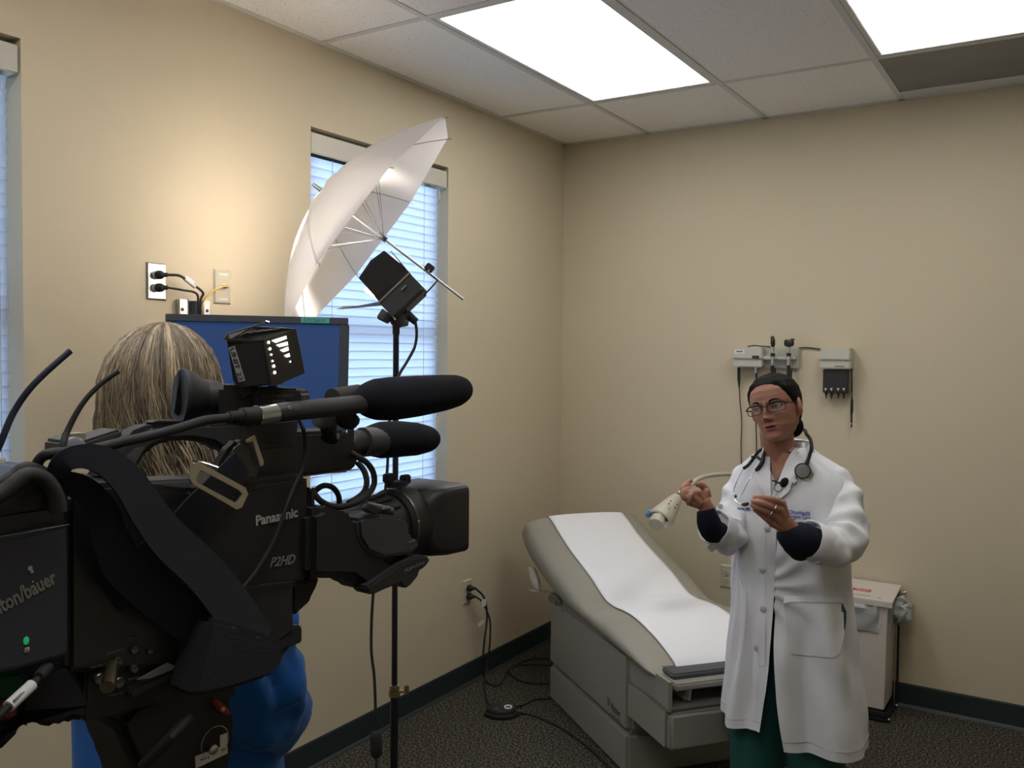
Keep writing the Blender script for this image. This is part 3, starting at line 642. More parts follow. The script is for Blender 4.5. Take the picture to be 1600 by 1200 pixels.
# ================================================================== TRASH BIN
t = thing('trash_can', 'white step trash can with plastic liner and red lid label against the back wall', 'trash can', (-.79, 4.15, 0))
M_bin = mat('off_white_bin', (.64, .59, .53), .4)
X0, X1, Y0, Y1 = -.945, -.650, 4.055, 4.272
b = B(); b.loft([[V((x, y, z)) for x, y in ((X0+k, Y0+k), (X1-k, Y0+k), (X1-k, Y1-k), (X0+k, Y1-k))] for z, k in ((.045, .012), (.05, .008), (.46, .002), (.50, .0))]); o = b.out('bin_body', M_bin, t); md = o.modifiers.new('b', 'BEVEL'); md.width = .02; md.segments = 4; md.limit_method = 'ANGLE'
b = B(); b.bb((X0-.008, Y0-.012, .004), (X1+.010, Y1+.004, .022), .004); b.bb((X0-.008, Y0-.012, .022), (X1+.010, Y0+.002, .045), .003); b.out('base_frame', M_black, t)
b = B(); b.bb((X0+.02, Y0-.06, .012), (X0+.16, Y0-.005, .024), .005); b.out('foot_pedal', M_black, t)
for k, (x, y) in enumerate(((X1+.012, Y1-.004), (X1+.008, Y1-.05))):
    b = B(); b.tube([(x, y, .02), (x, y, .505)], .005 if k == 0 else .003, 8); b.out('frame_rod', M_black if k == 0 else M_metal, t)
b = B(); b.ell((X1+.012, Y0+.01, .012), (.008, .008, .006)); b.ell((X1+.014, Y1-.02, .012), (.008, .008, .006)); b.out('rubber_foot', M_metal, t)
b = B(); b.prism([(X0-.006, Y0-.008, .520), (X1+.018, Y0-.008, .520), (X1+.018, Y1+.012, .545), (X0-.006, Y1+.012, .545)], V((0, 0, .005)), .002); b.prism([(X0-.006, Y0-.010, .500), (X1+.018, Y0-.010, .500), (X1+.018, Y0-.010, .524), (X0-.006, Y0-.010, .524)], V((0, .004, 0)), .001); ld = b.out('lid', M_bin, t)
sl = V((0, .22, .025)).normalized(); lc = V((-.775, 4.150, .5365)); nl = Xn.cross(sl)
b = B(); b.box(lc, (.075, .030, .0006), (Xn, sl, nl)); s = b.out('red_label', mat('red_label', (.55, .03, .02), .5), ld)
text('label_lettering', 'TRASH', M_label, lc-Xn*.030-sl*.0095+nl*.0004, Xn, sl, .019, ld, wfit=.060, bold=.01)
b = B(); b.box(V((-.79, 4.085, .5295)), (.12, .004, .0006), (Xn, sl, nl)); b.box(V((-.69, 4.078, .5285)), (.016, .005, .0006), (Xn, sl, nl)); b.out('small_print', M_dprint, ld)
b = B(); b.tube([(X1+.018, Y1-.01, .522), (X1+.036, Y1-.01, .522)], .006, 10); b.ell((X1+.036, Y1-.01, .524), (.007, .007, .007)); b.out('hinge_pin', M_metal, t)
M_bag = mat('frosted_liner', (.62, .62, .62), .25, bump=.6, bscale=40, trans=.35)
def bagpt(a, r, z):
    c, s = math.cos(a), math.sin(a); e = .45
    x = (X0+X1)/2+(X1-X0)/2*math.copysign(abs(c)**e, c)*r; y = (Y0+Y1)/2+(Y1-Y0)/2*math.copysign(abs(s)**e, s)*r
    n = noise.noise(V((a*6, z*30, 1)))*.014; return V((x+c*(.004+n), min(y+s*(.004+n), WY-.008), z))
b = B(); K = 80
b.loft([[bagpt(2*PI*k/K, r, z+.012*noise.noise(V((k*.25, 2, j)))*(j == 0)) for k in range(K)] for j, (r, z) in enumerate(((1.012, .385), (1.02, .41), (1.03, .43), (1.05, .46), (1.06, .485), (1.03, .503), (.98, .506)))], cap=False)
b.ell((X1+.036, Y1-.08, .458), (.040, .058, .058), None, 40, 28); bg = b.out('bag_liner', M_bag, t, True)
for v in bg.data.vertices:
    w_ = v.co+WL[bg.name]
    if w_.x > X1+.012: v.co += V((noise.noise(w_*34), noise.noise(w_*34+V((9, 0, 0))), noise.noise(w_*34+V((0, 9, 0)))))*.026
# ================================================================== UMBRELLA LIGHT
M_stand = mat('black_stand_metal', (.03, .03, .035), .35, .6)
M_umb = mat('white_umbrella_nylon', (.82, .79, .77), .7, trans=.58, bump=.05, bscale=300)
sb = P(618, 700, 2.55); SX, SY = sb.x, sb.y
def zat(x, y): q = ray(x, y); k = math.hypot(SX, SY)/math.hypot(q.x, q.y); return CAMZ+q.z*k
t = thing('light_stand', 'slim black light stand with brass collar in front of the blind', 'light stand', (SX, SY, 0))
zt, zb = zat(619, 503), zat(617, 1078)
b = B(); b.tube([(SX, SY, zb), (SX, SY, zt-.03)], .0085, 16); b.out('upper_pole', M_stand, t, True)
b = B(); b.tube([(SX, SY, zt-.035), (SX, SY, zt+.005)], .0105, 16); b.ell((SX+.008, SY-.006, zt-.045), (.003, .003, .003), None, 8, 6); b.out('pole_socket', M_stand, t, True)
b = B(); b.tube([(SX, SY, .09), (SX, SY, zb)], .0115, 16); b.out('lower_pole', M_stand, t, True)
M_brass = mat('worn_brass', (.30, .22, .09), .4, .8)
b = B(); b.tube([(SX, SY, zb-.018), (SX, SY, zb-.002)], .0165, 18); b.tube([(SX, SY, zb), (SX, SY, zb+.014)], .0145, 18); c = b.out('brass_collar', M_brass, t, True)
b = B(); b.tube([V((SX, SY, zb-.004))+RT*.014, V((SX, SY, zb-.004))+RT*.028], .005, 10); b.box(V((SX, SY, zb))+RT*.036, (.014, .006, .026), (RT, FW, UP), .002); b.out('wing_screw', M_brass, c)
for k in range(3):
    a = .5+k*2*PI/3; d = V((math.cos(a), math.sin(a), 0)); b = B(); c0 = V((SX, SY, .30))
    b.tube([c0+d*.015, V((SX, SY, .012))+d*.42], .007, 10); b.tube([V((SX, SY, .12))+d*.014, V((SX, SY, .20))+d*.22], .004, 8); lg = b.out('leg', M_stand, t, True)
    b = B(); b.ell(V((SX, SY, .012))+d*.42, (.013, .013, .011)); b.out('rubber_foot', M_rub, lg, True)
# lamp head
LQ = (RT*.72+UP*.69).normalized(); LU = (-RT*.69+UP*.72).normalized(); LF = FW.copy(); LC = P(620, 453, 2.56)
t = thing('studio_lamp', 'black tungsten lamp head with barn doors aimed up into the umbrella', 'lamp', LC)
def LP_(q, u, f): return LC+LQ*q+LU*u+LF*f
b = B()
for q0, q1, f0, f1 in ((-.06, .06, -.062, -.058), (-.06, .06, .058, .062), (-.06, -.056, -.06, .06), (.056, .06, -.06, .06)):
    b.box(LP_((q0+q1)/2, -.028, (f0+f1)/2), (abs(q1-q0), .056, abs(f1-f0)), (LQ, LU, LF))
b.box(LP_(0, -.058, 0), (.112, .012, .112), (LQ, LU, LF), .004); b.out('lamp_housing', M_gray, t)
b = B(); b.box(LP_(.0, -.001, -.064), (.118, .005, .004), (LQ, LU, LF)); b.out('hinge_rail', M_metal, t)
b = B(); b.tube([LP_(0, -.050, 0), LP_(0, -.020, 0)], .020, 16); b.out('bulb', mat('lamp_bulb', (1, .9, .8), .3, emit=(1, .86, .68), es=60), t)
b = B(); b.tube([LP_(-.052, -.05, -.02), LP_(-.06, -.085, -.01), LP_(-.062, -.088, -.01)], [.024, .024, .018], 16); b.out('rear_cap', M_gray, t, True)
def flap(name, pts, n, m):
    b = B(); b.prism(pts, n*.002); return b.out(name, m, t)
M_flap = mat('barn_door_black', (.05, .045, .05), .5, .3)
flap('barn_door', [LP_(-.058, .002, -.063), LP_(.058, .002, -.063), LP_(.062, .02, -.072), LP_(.052, .088, -.092), LP_(.006, .094, -.094), LP_(-.052, .082, -.092), LP_(-.055, .02, -.072)], LF, M_flap)
flap('barn_door', [LP_(-.058, .002, .063), LP_(.058, .002, .063), LP_(.062, .02, .072), LP_(.062, .10, .092), LP_(-.075, .085, .092), LP_(-.062, .02, .072)], -LF, M_flap)
flap('barn_door', [LP_(.060, .002, -.052), LP_(.060, .002, .052), LP_(.066, .088, .060), LP_(.066, .088, -.030)], -LQ, M_flap)
flap('barn_door', [LP_(-.060, .002, -.052), LP_(-.060, .002, .052), LP_(-.150, .085, .060), LP_(-.165, .080, .0), LP_(-.150, .060, -.055)], LQ, M_flap)
b = B(); b.box(LP_(.020, -.02, -.067), (.02, .004, .004), (LQ, LU, LF)); b.out('latch', M_metal, t)
b = B(); b.box(P(625, 490, 2.55), (.045, .05, .05), (RT, UP, FW), .008); b.tube([P(622, 478, 2.55), P(619, 505, 2.55)], [.018, .012], 12); b.out('swivel_block', M_gray, t, True)
b = B(); b.tube([P(606, 488, 2.52), P(598, 500, 2.52), P(597, 502, 2.52)], [.019, .019, .014], 16); b.out('tilt_knob', M_gray, t, True)
b = B(); b.tube([P(600, 480, 2.50), P(617, 498, 2.50)], .0018, 6); b.tube([P(616, 497, 2.495), P(618, 500, 2.495)], .003, 8); b.out('tie_rod', M_chrome, t)
b = B(); b.tube([P(635, 490, 2.56), P(650, 503, 2.56)], [.013, .011], 8); pl = b.out('cable_connector', M_rub, t)
b = B(); b.tube([P(663, 461, 2.53), P(682, 440, 2.56), P(682, 436, 2.57), P(670, 427, 2.60), P(670, 422, 2.62)], .0024, 8, 4); b.out('umbrella_bracket', M_stand, t)
b = B(); b.box(P(671, 419, 2.66), (.026, .024, .022), ((RT*.79-UP*.61), (RT*.61+UP*.79), FW), .003); b.out('shaft_clamp', M_gray, t)
# power cable of the lamp
t = thing('lamp_cable', 'black lamp cable looping down the light stand with an inline switch', 'cable', P(640, 560, 2.55))
b = B(); b.tube([P(649, 503, 2.55), P(651, 520, 2.55), P(648, 542, 2.55), P(636, 565, 2.54), P(624, 585, 2.52), P(614, 610, 2.5), P(606, 690, 2.5), P(605, 735, 2.5), P(594, 840, 2.5), P(583, 930, 2.5), P(580, 1010, 2.5), P(585, 1060, 2.5), P(587, 1120, 2.5), P(588, 1145, 2.5), P(588, 1260, 2.48), V((P(588, 1300, 2.4).x, P(588, 1300, 2.4).y, .006)), floorpt(560, 1440, .006)], .0042, 8, 5); b.out('cable', M_rub, t)
a, c = P(587, 1145, 2.5), P(588, 1181, 2.5); b = B(); d = (c-a); b.tube([a-d*.1, a, a+d*.2, a+d*.8, c, c+d*.1], [.008, .014, .0175, .0175, .014, .007], 14, flat=(FW, .7)); b.out('inline_switch', M_rub, t, True)
# umbrella
Sd = (RT*.794-UP*.608).normalized(); ta = .14; vr = ray(583, 365).normalized(); Sd = (Sd-vr*Sd.dot(vr)).normalized(); UA = (Sd*math.cos(ta)-vr*math.sin(ta)).normalized(); UM = vr.cross(Sd).normalized(); UB = UA.cross(UM).normalized()
if UB.dot(FW) < 0: UB = -UB
UC = P(579, 357, 2.75); UR, UD = .418, .185
t = thing('photo_umbrella', 'white photo umbrella glowing from the lamp inside it', 'umbrella', UC)
def dome(a, r):
    """a angle, r 0..1 from apex to rim; panels sag between the eight ribs."""
    k = (a/(PI/4)+.5) % 1-.5; sag = (2*abs(k))**2
    rr = r*UR*(1-.07*(1-sag)*r**1.5); 
    h = -UD*(1-r**1.9)-.010*(1-sag)*math.sin(PI*min(r, 1))*-1
    return UC+(UM*math.cos(a)+UB*math.sin(a))*rr+UA*h
# ribs sit where sag==1
OFF = PI/8
b = B(); bm = b.bm; NA, NR = 96, 22
apex = bm.verts.new(dome(0, 0)); g = []
for j in range(1, NR+1): g.append([bm.verts.new(dome(2*PI*k/NA+OFF-PI/8, j/NR)) for k in range(NA)])
for k in range(NA): bm.faces.new((apex, g[0][k], g[0][(k+1) % NA]))
for a, c in zip(g, g[1:]):
    for k in range(NA): bm.faces.new((a[k], c[k], c[(k+1) % NA], a[(k+1) % NA]))
cn = b.out('canopy', M_umb, t); cn.data.polygons.foreach_set('use_smooth', [True]*len(cn.data.polygons))
for k in range(8):
    a = (k+.5)*PI/4; b = B(); b.tube([dome(a, r)+UA*.004 for r in [i/10 for i in range(11)]]+[dome(a, 1.02)+UA*.004], .0016, 6); b.out('rib', M_metal, t)
for k in range(8):
    a = (k+.5)*PI/4; b = B(); b.tube([UC+UA*.05, dome(a, .5)+UA*.004], .0008, 6); b.out('stretcher', M_stand, t)
apx = dome(0, 0)
b = B(); b.tube([apx-UA*.03, UC+UA*.36], .0042, 10); b.out('shaft', M_metal, t, True)
b = B(); b.tube([apx-UA*.036, apx-UA*.026, apx-UA*.002, apx+UA*.02], [.004, .0062, .0062, .009], 12); b.out('ferrule', M_metal, t, True)
b = B(); b.tube([UC+UA*.03, UC+UA*.06], .009, 12); b.out('runner', M_gray, t, True)
ld = bpy.data.lights.new('lamp_beam', 'SPOT'); lo = bpy.data.objects.new('lamp_beam', ld); COL.objects.link(lo)
ld.energy = LAMP_W; ld.color = (1, .90, .80); ld.spot_size = math.radians(70); ld.spot_blend = .45; ld.shadow_soft_size = .03
aim = (P(538, 392, 2.84)-LP_(0, 0, 0)).normalized()
lo.matrix_world = Matrix.Translation(LP_(0, -.01, 0)) @ aim.to_track_quat('-Z', 'Y').to_matrix().to_4x4()
# ================================================================== CAMCORDER
HD = (V((FW.x, FW.y, 0)).normalized()*math.cos(math.radians(36))+V((RT.x, RT.y, 0)).normalized()*math.sin(math.radians(36))).normalized()
NR_ = V((HD.y, -HD.x, 0)); KO = P(108, 900, .90); KO = V((KO.x, KO.y, 0))
KAX = (HD, NR_, Zn)
def cs(x, y, bb=0): return onp(x, y, KO+NR_*bb, NR_)
def K(a, bb, z): return KO+HD*a+NR_*bb+Zn*z
def kloc(p): d = V(p)-KO; return d.dot(HD), d.dot(NR_), p[2]
def sp(name, pts, bb, th, m, parent, bev=.002, smooth=False):
    b = B(); b.prism([cs(x, y, bb) for x, y in pts], -NR_*th, bev); return b.out(name, m, parent, smooth)
def kt(pts, bb, r, **k):
    """tube through photo pixels in the plane bb (or a bb per point)."""
    return [cs(x, y, bb if not isinstance(bb, (list, tuple)) else bb[i]) for i, (x, y) in enumerate(pts)]
cc = thing('video_camera', 'large black shoulder video camera on a tripod at the left foreground', 'video camera', cs(300, 990, -.05))
body = sp('camera_body', [(106, 800), (112, 775), (132, 758), (205, 752), (300, 764), (405, 750), (484, 741), (485, 905), (462, 912), (462, 1000), (330, 1040), (150, 1052), (106, 1052)], 0, .115, M_black, cc, .006, True)
sp('side_cover', [(252, 800), (400, 765), (481, 752), (482, 902), (458, 908), (400, 915), (330, 930), (252, 940)], .004, .006, M_blk2, body, .002)
sp('seam_line', [(330, 930), (400, 914), (458, 907), (458, 909.5), (400, 916.5), (330, 932.5)], .005, .002, M_gray, body, 0)
sp('lower_body', [(135, 1045), (462, 985), (463, 1000), (440, 1030), (330, 1075), (160, 1125), (130, 1128)], -.004, .10, M_blk2, cc, .003)
# lettering on the side cover
def tx(name, s, x, y, x2, y2, h, m, parent, bb, sh=0, bold=0, up=None):
    o = cs(x, y, bb); e = cs(x2, y2, bb); xd = (e-o).normalized(); yd = NR_.cross(xd)
    return text(name, s, m, o, xd, yd if up is None else up, h, parent, wfit=(e-o).length, shear=sh, bold=bold)
dk = (cs(432, 820)-CP).dot(FW)
tx('maker_lettering', 'Panasonic', 400, 821, 465, 807, 15/FPX*dk, mat('silver_print', (.42, .42, .40), .4), body, .005, bold=.03)
tx('model_lettering', 'P2HD', 421, 886, 461, 880, 14.5/FPX*dk, M_dprint if 0 else mat('grey_print', (.22, .22, .21), .45), body, .005, sh=.35, bold=.02)
# rear connector panel
for i, (x, y, r) in enumerate(((208, 1014, 7), (232, 1016, 5.5), (183, 1033, 7), (208, 1044, 7), (154, 1060, 9), (184, 1066, 9))):
    c = cs(x, y, .0); rr = r/FPX*.92; b = B(); b.lathe(c, NR_, [(-.006, rr*1.0), (.003, rr), (.004, rr*.85), (.0035, rr*.7), (-.001, rr*.66)], 20); s = b.out('connector_ring', mat('dull_nickel', (.12, .12, .12), .3, .8), cc, True)
    b = B(); b.ell(c+NR_*.001, (.002, .002, .003), KAX, 8, 6); b.out('connector_pin', M_metal, s)
b = B(); c = cs(177, 1036, .004); e = cs(168, 1074, .035); d = (e-c)
b.tube([c, c+d*.1, c+d*.12, c+d*.45, c+d*.47, e], [.0045, .0058, .0066, .0066, .0075, .0075], 16); tag(b.out('signal_plug', mat('nickel_gold', (.45, .38, .26), .3, 1), None, True), 'shiny metal plug pushed into the lower rear socket of the video camera', 'plug')
for i, (s, x, y, x2, y2) in enumerate((('TC IN', 198, 999, 211, 996), ('GENLOCK IN', 167, 1023, 193, 1015), ('SDI OUT', 142, 1045, 165, 1039), ('VIDEO OUT', 170, 1089, 195, 1082), ('TC OUT', 200, 1064, 216, 1059))):
    tx('port_lettering', s, x, y, x2, y2, 3.2/FPX*.9, M_dprint, cc, .001)
sp('card_label', [(215, 1062), (262, 1036), (280, 1042), (235, 1060)], .006, .002, M_dprint, cc, 0); sp('lower_ledge', [(200, 1078), (335, 1018), (336, 1030), (205, 1092)], .004, .03, M_black, cc, .002)
sp('info_plate', [(281, 1015), (303, 1003), (335, 1013), (312, 1024)], .003, .002, mat('dim_label', (.09, .09, .095), .5), cc, 0)
# battery
bt = thing('camera_battery', 'matte dark battery block with slanted lettering on the rear of the video camera', 'battery', cs(50, 930, .02))
M_bat = mat('matte_graphite', (.035, .038, .055), .6, bump=.15, bscale=900)
sp('battery_case', [(-75, 862), (108, 819), (108, 1024), (35, 1045), (-75, 1068)], .028, .125, M_bat, bt, .004, True)
sp('battery_adapter', [(-75, 812), (96, 787), (106, 812), (108, 1010), (-75, 1050)], .012, .10, M_black, bt, .004, True)
o = cs(-17, 968, .0285); e = cs(90, 909, .0285)
text('maker_lettering', 'anton/bauer', mat('worn_print', (.20, .20, .18), .6), o, e-o, NR_.cross((e-o).normalized()), 23/FPX*.86, bt, wfit=(e-o).length, bold=.03)
b = B(); b.ell(cs(41, 1001, .0285), (.0028, .001, .004), KAX, 10, 8); b.out('charge_light', mat('green_lamp', (.02, .25, .10), .3, emit=(.02, .35, .12), es=.25), bt)
b = B(); b.ell(cs(42, 1016, .0285), (.003, .001, .003), KAX, 10, 8); b.out('screw', M_metal, bt)
for x, y, k in ((47, 888, 5), (50, 893, 3.5), (51, 909, 2)):
    b = B(); b.lathe(cs(x, y, .0285), NR_, [(0, k/FPX*.7), (.0004, k/FPX*.6)], 7); b.out('paint_chip', mat('chipped_paint', (.40, .40, .40), .5), bt)
b = B(); b.tube([cs(0, 838.5, .0288), cs(40, 832, .0288), cs(70, 826, .0288), cs(108, 819.5, .0288)], .0005, 5); b.out('worn_edge', mat('bare_edge', (.22, .22, .22), .4), bt)
# cable with white label + coloured straps at the rear
t = thing('signal_cable', 'black cable with white label leaving the lower rear of the video camera', 'cable', cs(40, 1080, .04))
b = B(); b.tube([cs(76, 1044, .02), cs(52, 1068, .04), cs(30, 1090, .05), cs(5, 1112, .055), cs(-15, 1140, .055), cs(-40, 1200, .05)], .0035, 10, 5); b.out('cable', M_rub, t)
b = B(); b.tube([cs(74, 1043, .022), cs(60, 1058, .036)], [.0062, .0048], 12); b.out('strain_relief', M_rub, t, True)
b = B(); b.tube([cs(50, 1070, .041), cs(13, 1104, .054)], .0056, 14); s = b.out('cable_label', M_label, t, True)
b = B(); b.tube([cs(44, 1075, .0465), cs(22, 1095, .058)], .0012, 6); b.out('label_print', mat('faded_print', (.2, .2, .2), .6), s)
sp_ = lambda n, pts, m, l: tag(sp(n, pts, .015, .02, m, None, .004, True), l, 'strap')
sp_('cable_wrap', [(-60, 1062), (0, 1052), (38, 1048), (42, 1068), (36, 1090), (-60, 1098)], mat('green_velcro', (.008, .08, .03), .95, bump=.8, bscale=1200), 'green fabric cable wrap at the lower left corner')
sp_('cable_wrap', [(-60, 1098), (30, 1094), (33, 1112), (26, 1126), (-60, 1132)], mat('red_velcro', (.11, .012, .02), .95, bump=.8, bscale=1200), 'dark red fabric cable wrap under the green one')
t = tag(sp('rain_cover', [(-60, 1128), (28, 1124), (38, 1060), (110, 1035), (150, 1100), (135, 1129), (112, 1124), (88, 1138), (60, 1134), (42, 1124), (36, 1142), (20, 1158), (0, 1178), (-60, 1200)], -.005, .05, mat('black_nylon', (.012, .012, .018), .85, bump=.6, bscale=30), None, .006, True), 'crumpled black nylon hanging under the battery', 'bag')

# top handle
M_hand = mat('handle_grip', (.03, .03, .034), .6, bump=.3, bscale=900)
hn = sp('top_handle', [(150, 752), (163, 735), (185, 700), (205, 676), (240, 662), (330, 660), (400, 658), (470, 650), (470, 672), (465, 700), (400, 712), (355, 708), (335, 694), (300, 688), (262, 690), (236, 702), (222, 720), (212, 752)], -.042, .032, M_hand, cc, .006, True)
sp('handle_front_post', [(385, 700), (470, 690), (470, 745), (392, 752)], -.035, .045, M_black, cc, .005, True)
sp('rear_bracket', [(96, 722), (98, 690), (120, 682), (128, 690), (190, 670), (196, 676), (150, 720)], -.05, .04, mat('dark_bracket', (.05, .048, .045), .4), cc, .003)
b = B(); b.lathe(cs(111, 702, -.045), NR_, [(0, .014), (.006, .014), (.010, .009)], 20); b.out('clear_knob', mat('milky_plastic', (.20, .21, .24), .2), cc, True)
b = B(); b.box(cs(115, 682, -.05), (.018, .02, .008), KAX, .001); b.out('steel_latch', M_metal, cc)
sp('handle_control_panel', [(178, 740), (190, 722), (212, 700), (228, 698), (200, 745)], -.04, .004, mat('bare_grey', (.10, .10, .10), .35, .5), cc, .001)
sp('handle_top_plate', [(238, 661), (246, 657), (288, 657), (292, 660)], -.045, .02, M_gray, cc, .001)
# body top details
sp('top_panel', [(225, 752), (305, 748), (296, 766), (270, 768), (232, 762)], -.02, .05, mat('top_panel_grey', (.10, .10, .10), .4), cc, .003)
# EVF and front upper box
ev = sp('viewfinder_body', [(404, 752), (400, 705), (420, 678), (438, 666), (446, 676), (478, 675), (540, 672), (558, 690), (562, 725), (548, 738), (505, 742), (450, 748)], -.05, .06, M_blk2, cc, .005, True)
sp('cable_cover', [(406, 682), (436, 663), (440, 667), (416, 684)], -.048, .03, M_gray, ev, .001)
b = B(); b.tube([cs(408, 747, -.047), cs(424, 750, -.047), cs(445, 748, -.047), cs(500, 741, -.047), cs(560, 733, -.047)], .0009, 6); b.out('bright_edge', M_metal, ev)
b = B(); b.lathe(cs(526, 682, -.045), NR_, [(0, 5/FPX*1.2), (.0015, 5/FPX*1.2), (.002, 4/FPX*1.2)], 16); b.out('round_screw', mat('brushed_screw', (.35, .33, .28), .4, .8), ev)
b = B(); b.tube([cs(548, 690, -.08), cs(548, 659, -.08)], .005, 12); b.out('lock_knob', M_rub, ev, True)
# eyecup
fxE = (cs(352, 640, -.2)-cs(300, 625, -.14)).normalized()
b = B(); c = P(322, 622, 1.17); ex = (RT*.80-UP*.06+FW*.60).normalized()
b.lathe(c-ex*.030, ex, [(-.004, .036), (0, .038), (.010, .034), (.020, .027), (.028, .024)], 28); b.out('eyecup', M_rub, cc, True)
b = B(); b.lathe(c, ex, [(-.004, .024), (.012, .024), (.014, .021), (.034, .021), (.036, .018), (.10, .018)], 24); b.out('eyepiece', M_gray, cc, True)
b = B(); b.loft([[c-ex*.026+ (UP*.034-RT*.01)*1.0, c-ex*.026-UP*.028-RT*.006, P(272, 644, 1.14), P(275, 622, 1.14)]]+[[c-ex*.022+UP*.034-RT*.01, c-ex*.022-UP*.028-RT*.006, P(272, 646, 1.15), P(275, 624, 1.15)]]); b.out('eyecup_flap', M_rub, cc)
# shotgun microphones
def mic(name, label, tube_pts, rads, bb, foam, fr, bf):
    t = thing(name, label, 'microphone', cs(*tube_pts[0], bb)); b = B(); b.tube([cs(x, y, bb) for x, y in tube_pts], rads, 24); b.out('microphone_body', M_gray, t, True)
    b = B(); pts, rr = smooth_path([cs(x, y, bf) for x, y in foam], 5, fr); b.tube(pts, rr, 32); b.out('foam_windscreen', M_foam, t, True); return t
m1 = mic('shotgun_microphone', 'long shotgun microphone with the larger tapered foam windscreen and steel plug', [(428, 646), (434, 645), (480, 640), (520, 636), (575, 630)], [.0095, .0118, .0125, .0125, .0125], .02,
         [(562, 627), (565, 626), (572, 625), (588, 624), (610, 623), (650, 619), (690, 614), (712, 610.5), (724, 608), (729.5, 606.5), (731.5, 606)], [.006, .016, .0225, .0285, .0305, .0298, .0272, .0243, .0185, .011, .002], .02)
b = B(); b.tube([cs(402, 650, .02), cs(430, 646, .02)], .0118, 24); b.out('steel_plug_shell', M_metal, m1, True)
b = B(); b.tube([cs(400, 650, .02), cs(402, 650, .02)], .0128, 24); b.out('plug_ring', M_chrome, m1, True)
b = B(); b.tube([cs(352, 652.5, .02), cs(358, 652, .02), cs(376, 651, .02), cs(378, 651, .02), cs(402, 650, .02)], [.004, .0065, .0075, .0105, .0115], 20)
for k in range(6): x = 356+k*4; b.tube([cs(x, 652.2-.05*k, .02), cs(x+1.6, 652.1, .02)], .0075+.0002*k, 16)
b.out('cable_boot', M_rub, m1, True)
b = B(); b.lathe(cs(452, 637, .032), NR_, [(0, .0022), (.001, .002)], 10); b.out('screw', M_metal, m1)
for s, x, y in (('C', 461, 641), ('E', 462, 637)):
    pass
tx('mark_lettering', 'CE', 461, 641, 468, 639, .0045, M_dprint, m1, .0335)
b = B(); b.tube([cs(520, 627, -.01), cs(560, 620, -.01)], .0175, 20); b.tube([cs(521, 640, -.01), cs(545, 655, -.01), cs(552, 650, -.01)], [.014, .015, .010], 14, 4); b.out('microphone_clamp', M_rub, cc, True)
b = B(); b.tube([cs(505, 652, 0), cs(512, 662, -.01), cs(515, 680, -.02), cs(514, 686, -.02)], [.016, .012, .010, .012], 14, 4); b.out('clamp_stem', M_rub, cc, True)
m2 = mic('camera_microphone', 'short microphone with rounded foam windscreen on the viewfinder mount', [(538, 694), (545, 694), (548, 692), (590, 690)], [.014, .018, .019, .019], -.09,
         [(566, 690), (570, 690), (578, 689), (595, 687.5), (620, 686), (650, 686), (670, 686), (679, 686), (683, 686)], [.006, .016, .023, .0285, .029, .0268, .021, .0135, .002], -.09)
b = B(); b.tube([cs(566, 691, -.085), cs(594, 689, -.085)], .0225, 20); b.out('silver_band', M_gray, m2, True)
b = B(); b.tube([cs(530, 722, -.09), cs(537, 700, -.09), cs(549, 690, -.085)], [.006, .010, .010], 12, 3); b.out('mount_arm', M_rub, m2, True)
# on-camera light
ol = thing('camera_light', 'black on-camera light with barn doors, UNIT 23 label and glowing slot patches', 'lamp', P(400, 600, 1.12))
def pq(name, pts, d, th, m, parent, bev=.0015):
    b = B(); b.prism([P(x, y, dd) for (x, y), dd in zip(pts, d)], FW*th, bev); return b.out(name, m, parent)
pq('lamp_box', [(353, 528), (357, 522), (412, 531), (428, 600), (372, 604), (364, 598)], [1.10, 1.10, 1.10, 1.10, 1.10, 1.10], .055, M_blk2, ol, .002)
pq('side_plate', [(358, 538), (414, 530), (428, 600), (376, 606), (367, 600)], [1.095]*5, .004, M_black, ol)
b = B(); b.prism([P(351, 527, 1.10), P(356, 521, 1.10), P(395, 510, 1.12), P(440, 511, 1.20), P(463, 514, 1.19), P(412, 532, 1.095), P(360, 530, 1.095)], -UP*.003); b.out('heat_shield', mat('heat_shield_metal', (.06, .055, .05), .35, .6), ol)
for k in range(4):
    b = B(); b.tube([P(376+k*12, 523-k*2, 1.085+.008*k), P(400+k*12, 515.5-k*.6, 1.12+.01*k)], .0008, 5); b.out('fin', M_gray, ol)
b = B(); b.tube([P(351, 528, 1.09), P(356, 522, 1.09), P(405, 507, 1.10), P(412, 505, 1.10), P(416, 502, 1.10), P(421, 503.5, 1.10)], .0013, 6); b.out('wire_latch', M_chrome, ol)
fp0 = P(418, 566, 1.092); fn = (P(470, 548, 1.125)-fp0).cross(P(412, 532, 1.092)-fp0).normalized()
b = B(); b.prism([onp(x, y, fp0, fn) for x, y in ((411, 532), (462, 514), (469, 545), (476, 583), (437, 600), (424, 603))], FW*.002); fl = b.out('barn_door', mat('warm_black_metal', (.035, .03, .027), .4, .3), ol)
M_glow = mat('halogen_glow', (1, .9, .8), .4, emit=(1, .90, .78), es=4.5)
def slot(pts, n='glow_slot_patch'):  # raised glowing patches stand in for lamp light through openings in the door
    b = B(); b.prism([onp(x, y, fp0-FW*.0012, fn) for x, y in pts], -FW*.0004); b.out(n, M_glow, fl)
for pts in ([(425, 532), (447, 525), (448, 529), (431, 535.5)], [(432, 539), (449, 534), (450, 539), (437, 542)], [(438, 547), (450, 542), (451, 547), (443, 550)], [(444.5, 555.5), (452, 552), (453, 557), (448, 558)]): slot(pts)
for x, y, r in ((420, 535, 1.8), (422, 545, 1.9), (424, 554, 1.3), (426, 564, 1.3), (428, 572, 2), (429.5, 582, 1.9), (453.8, 565, 1)): slot([(x+r*math.cos(a*PI/4), y+r*1.2*math.sin(a*PI/4)) for a in range(8)], 'glow_hole_patch')
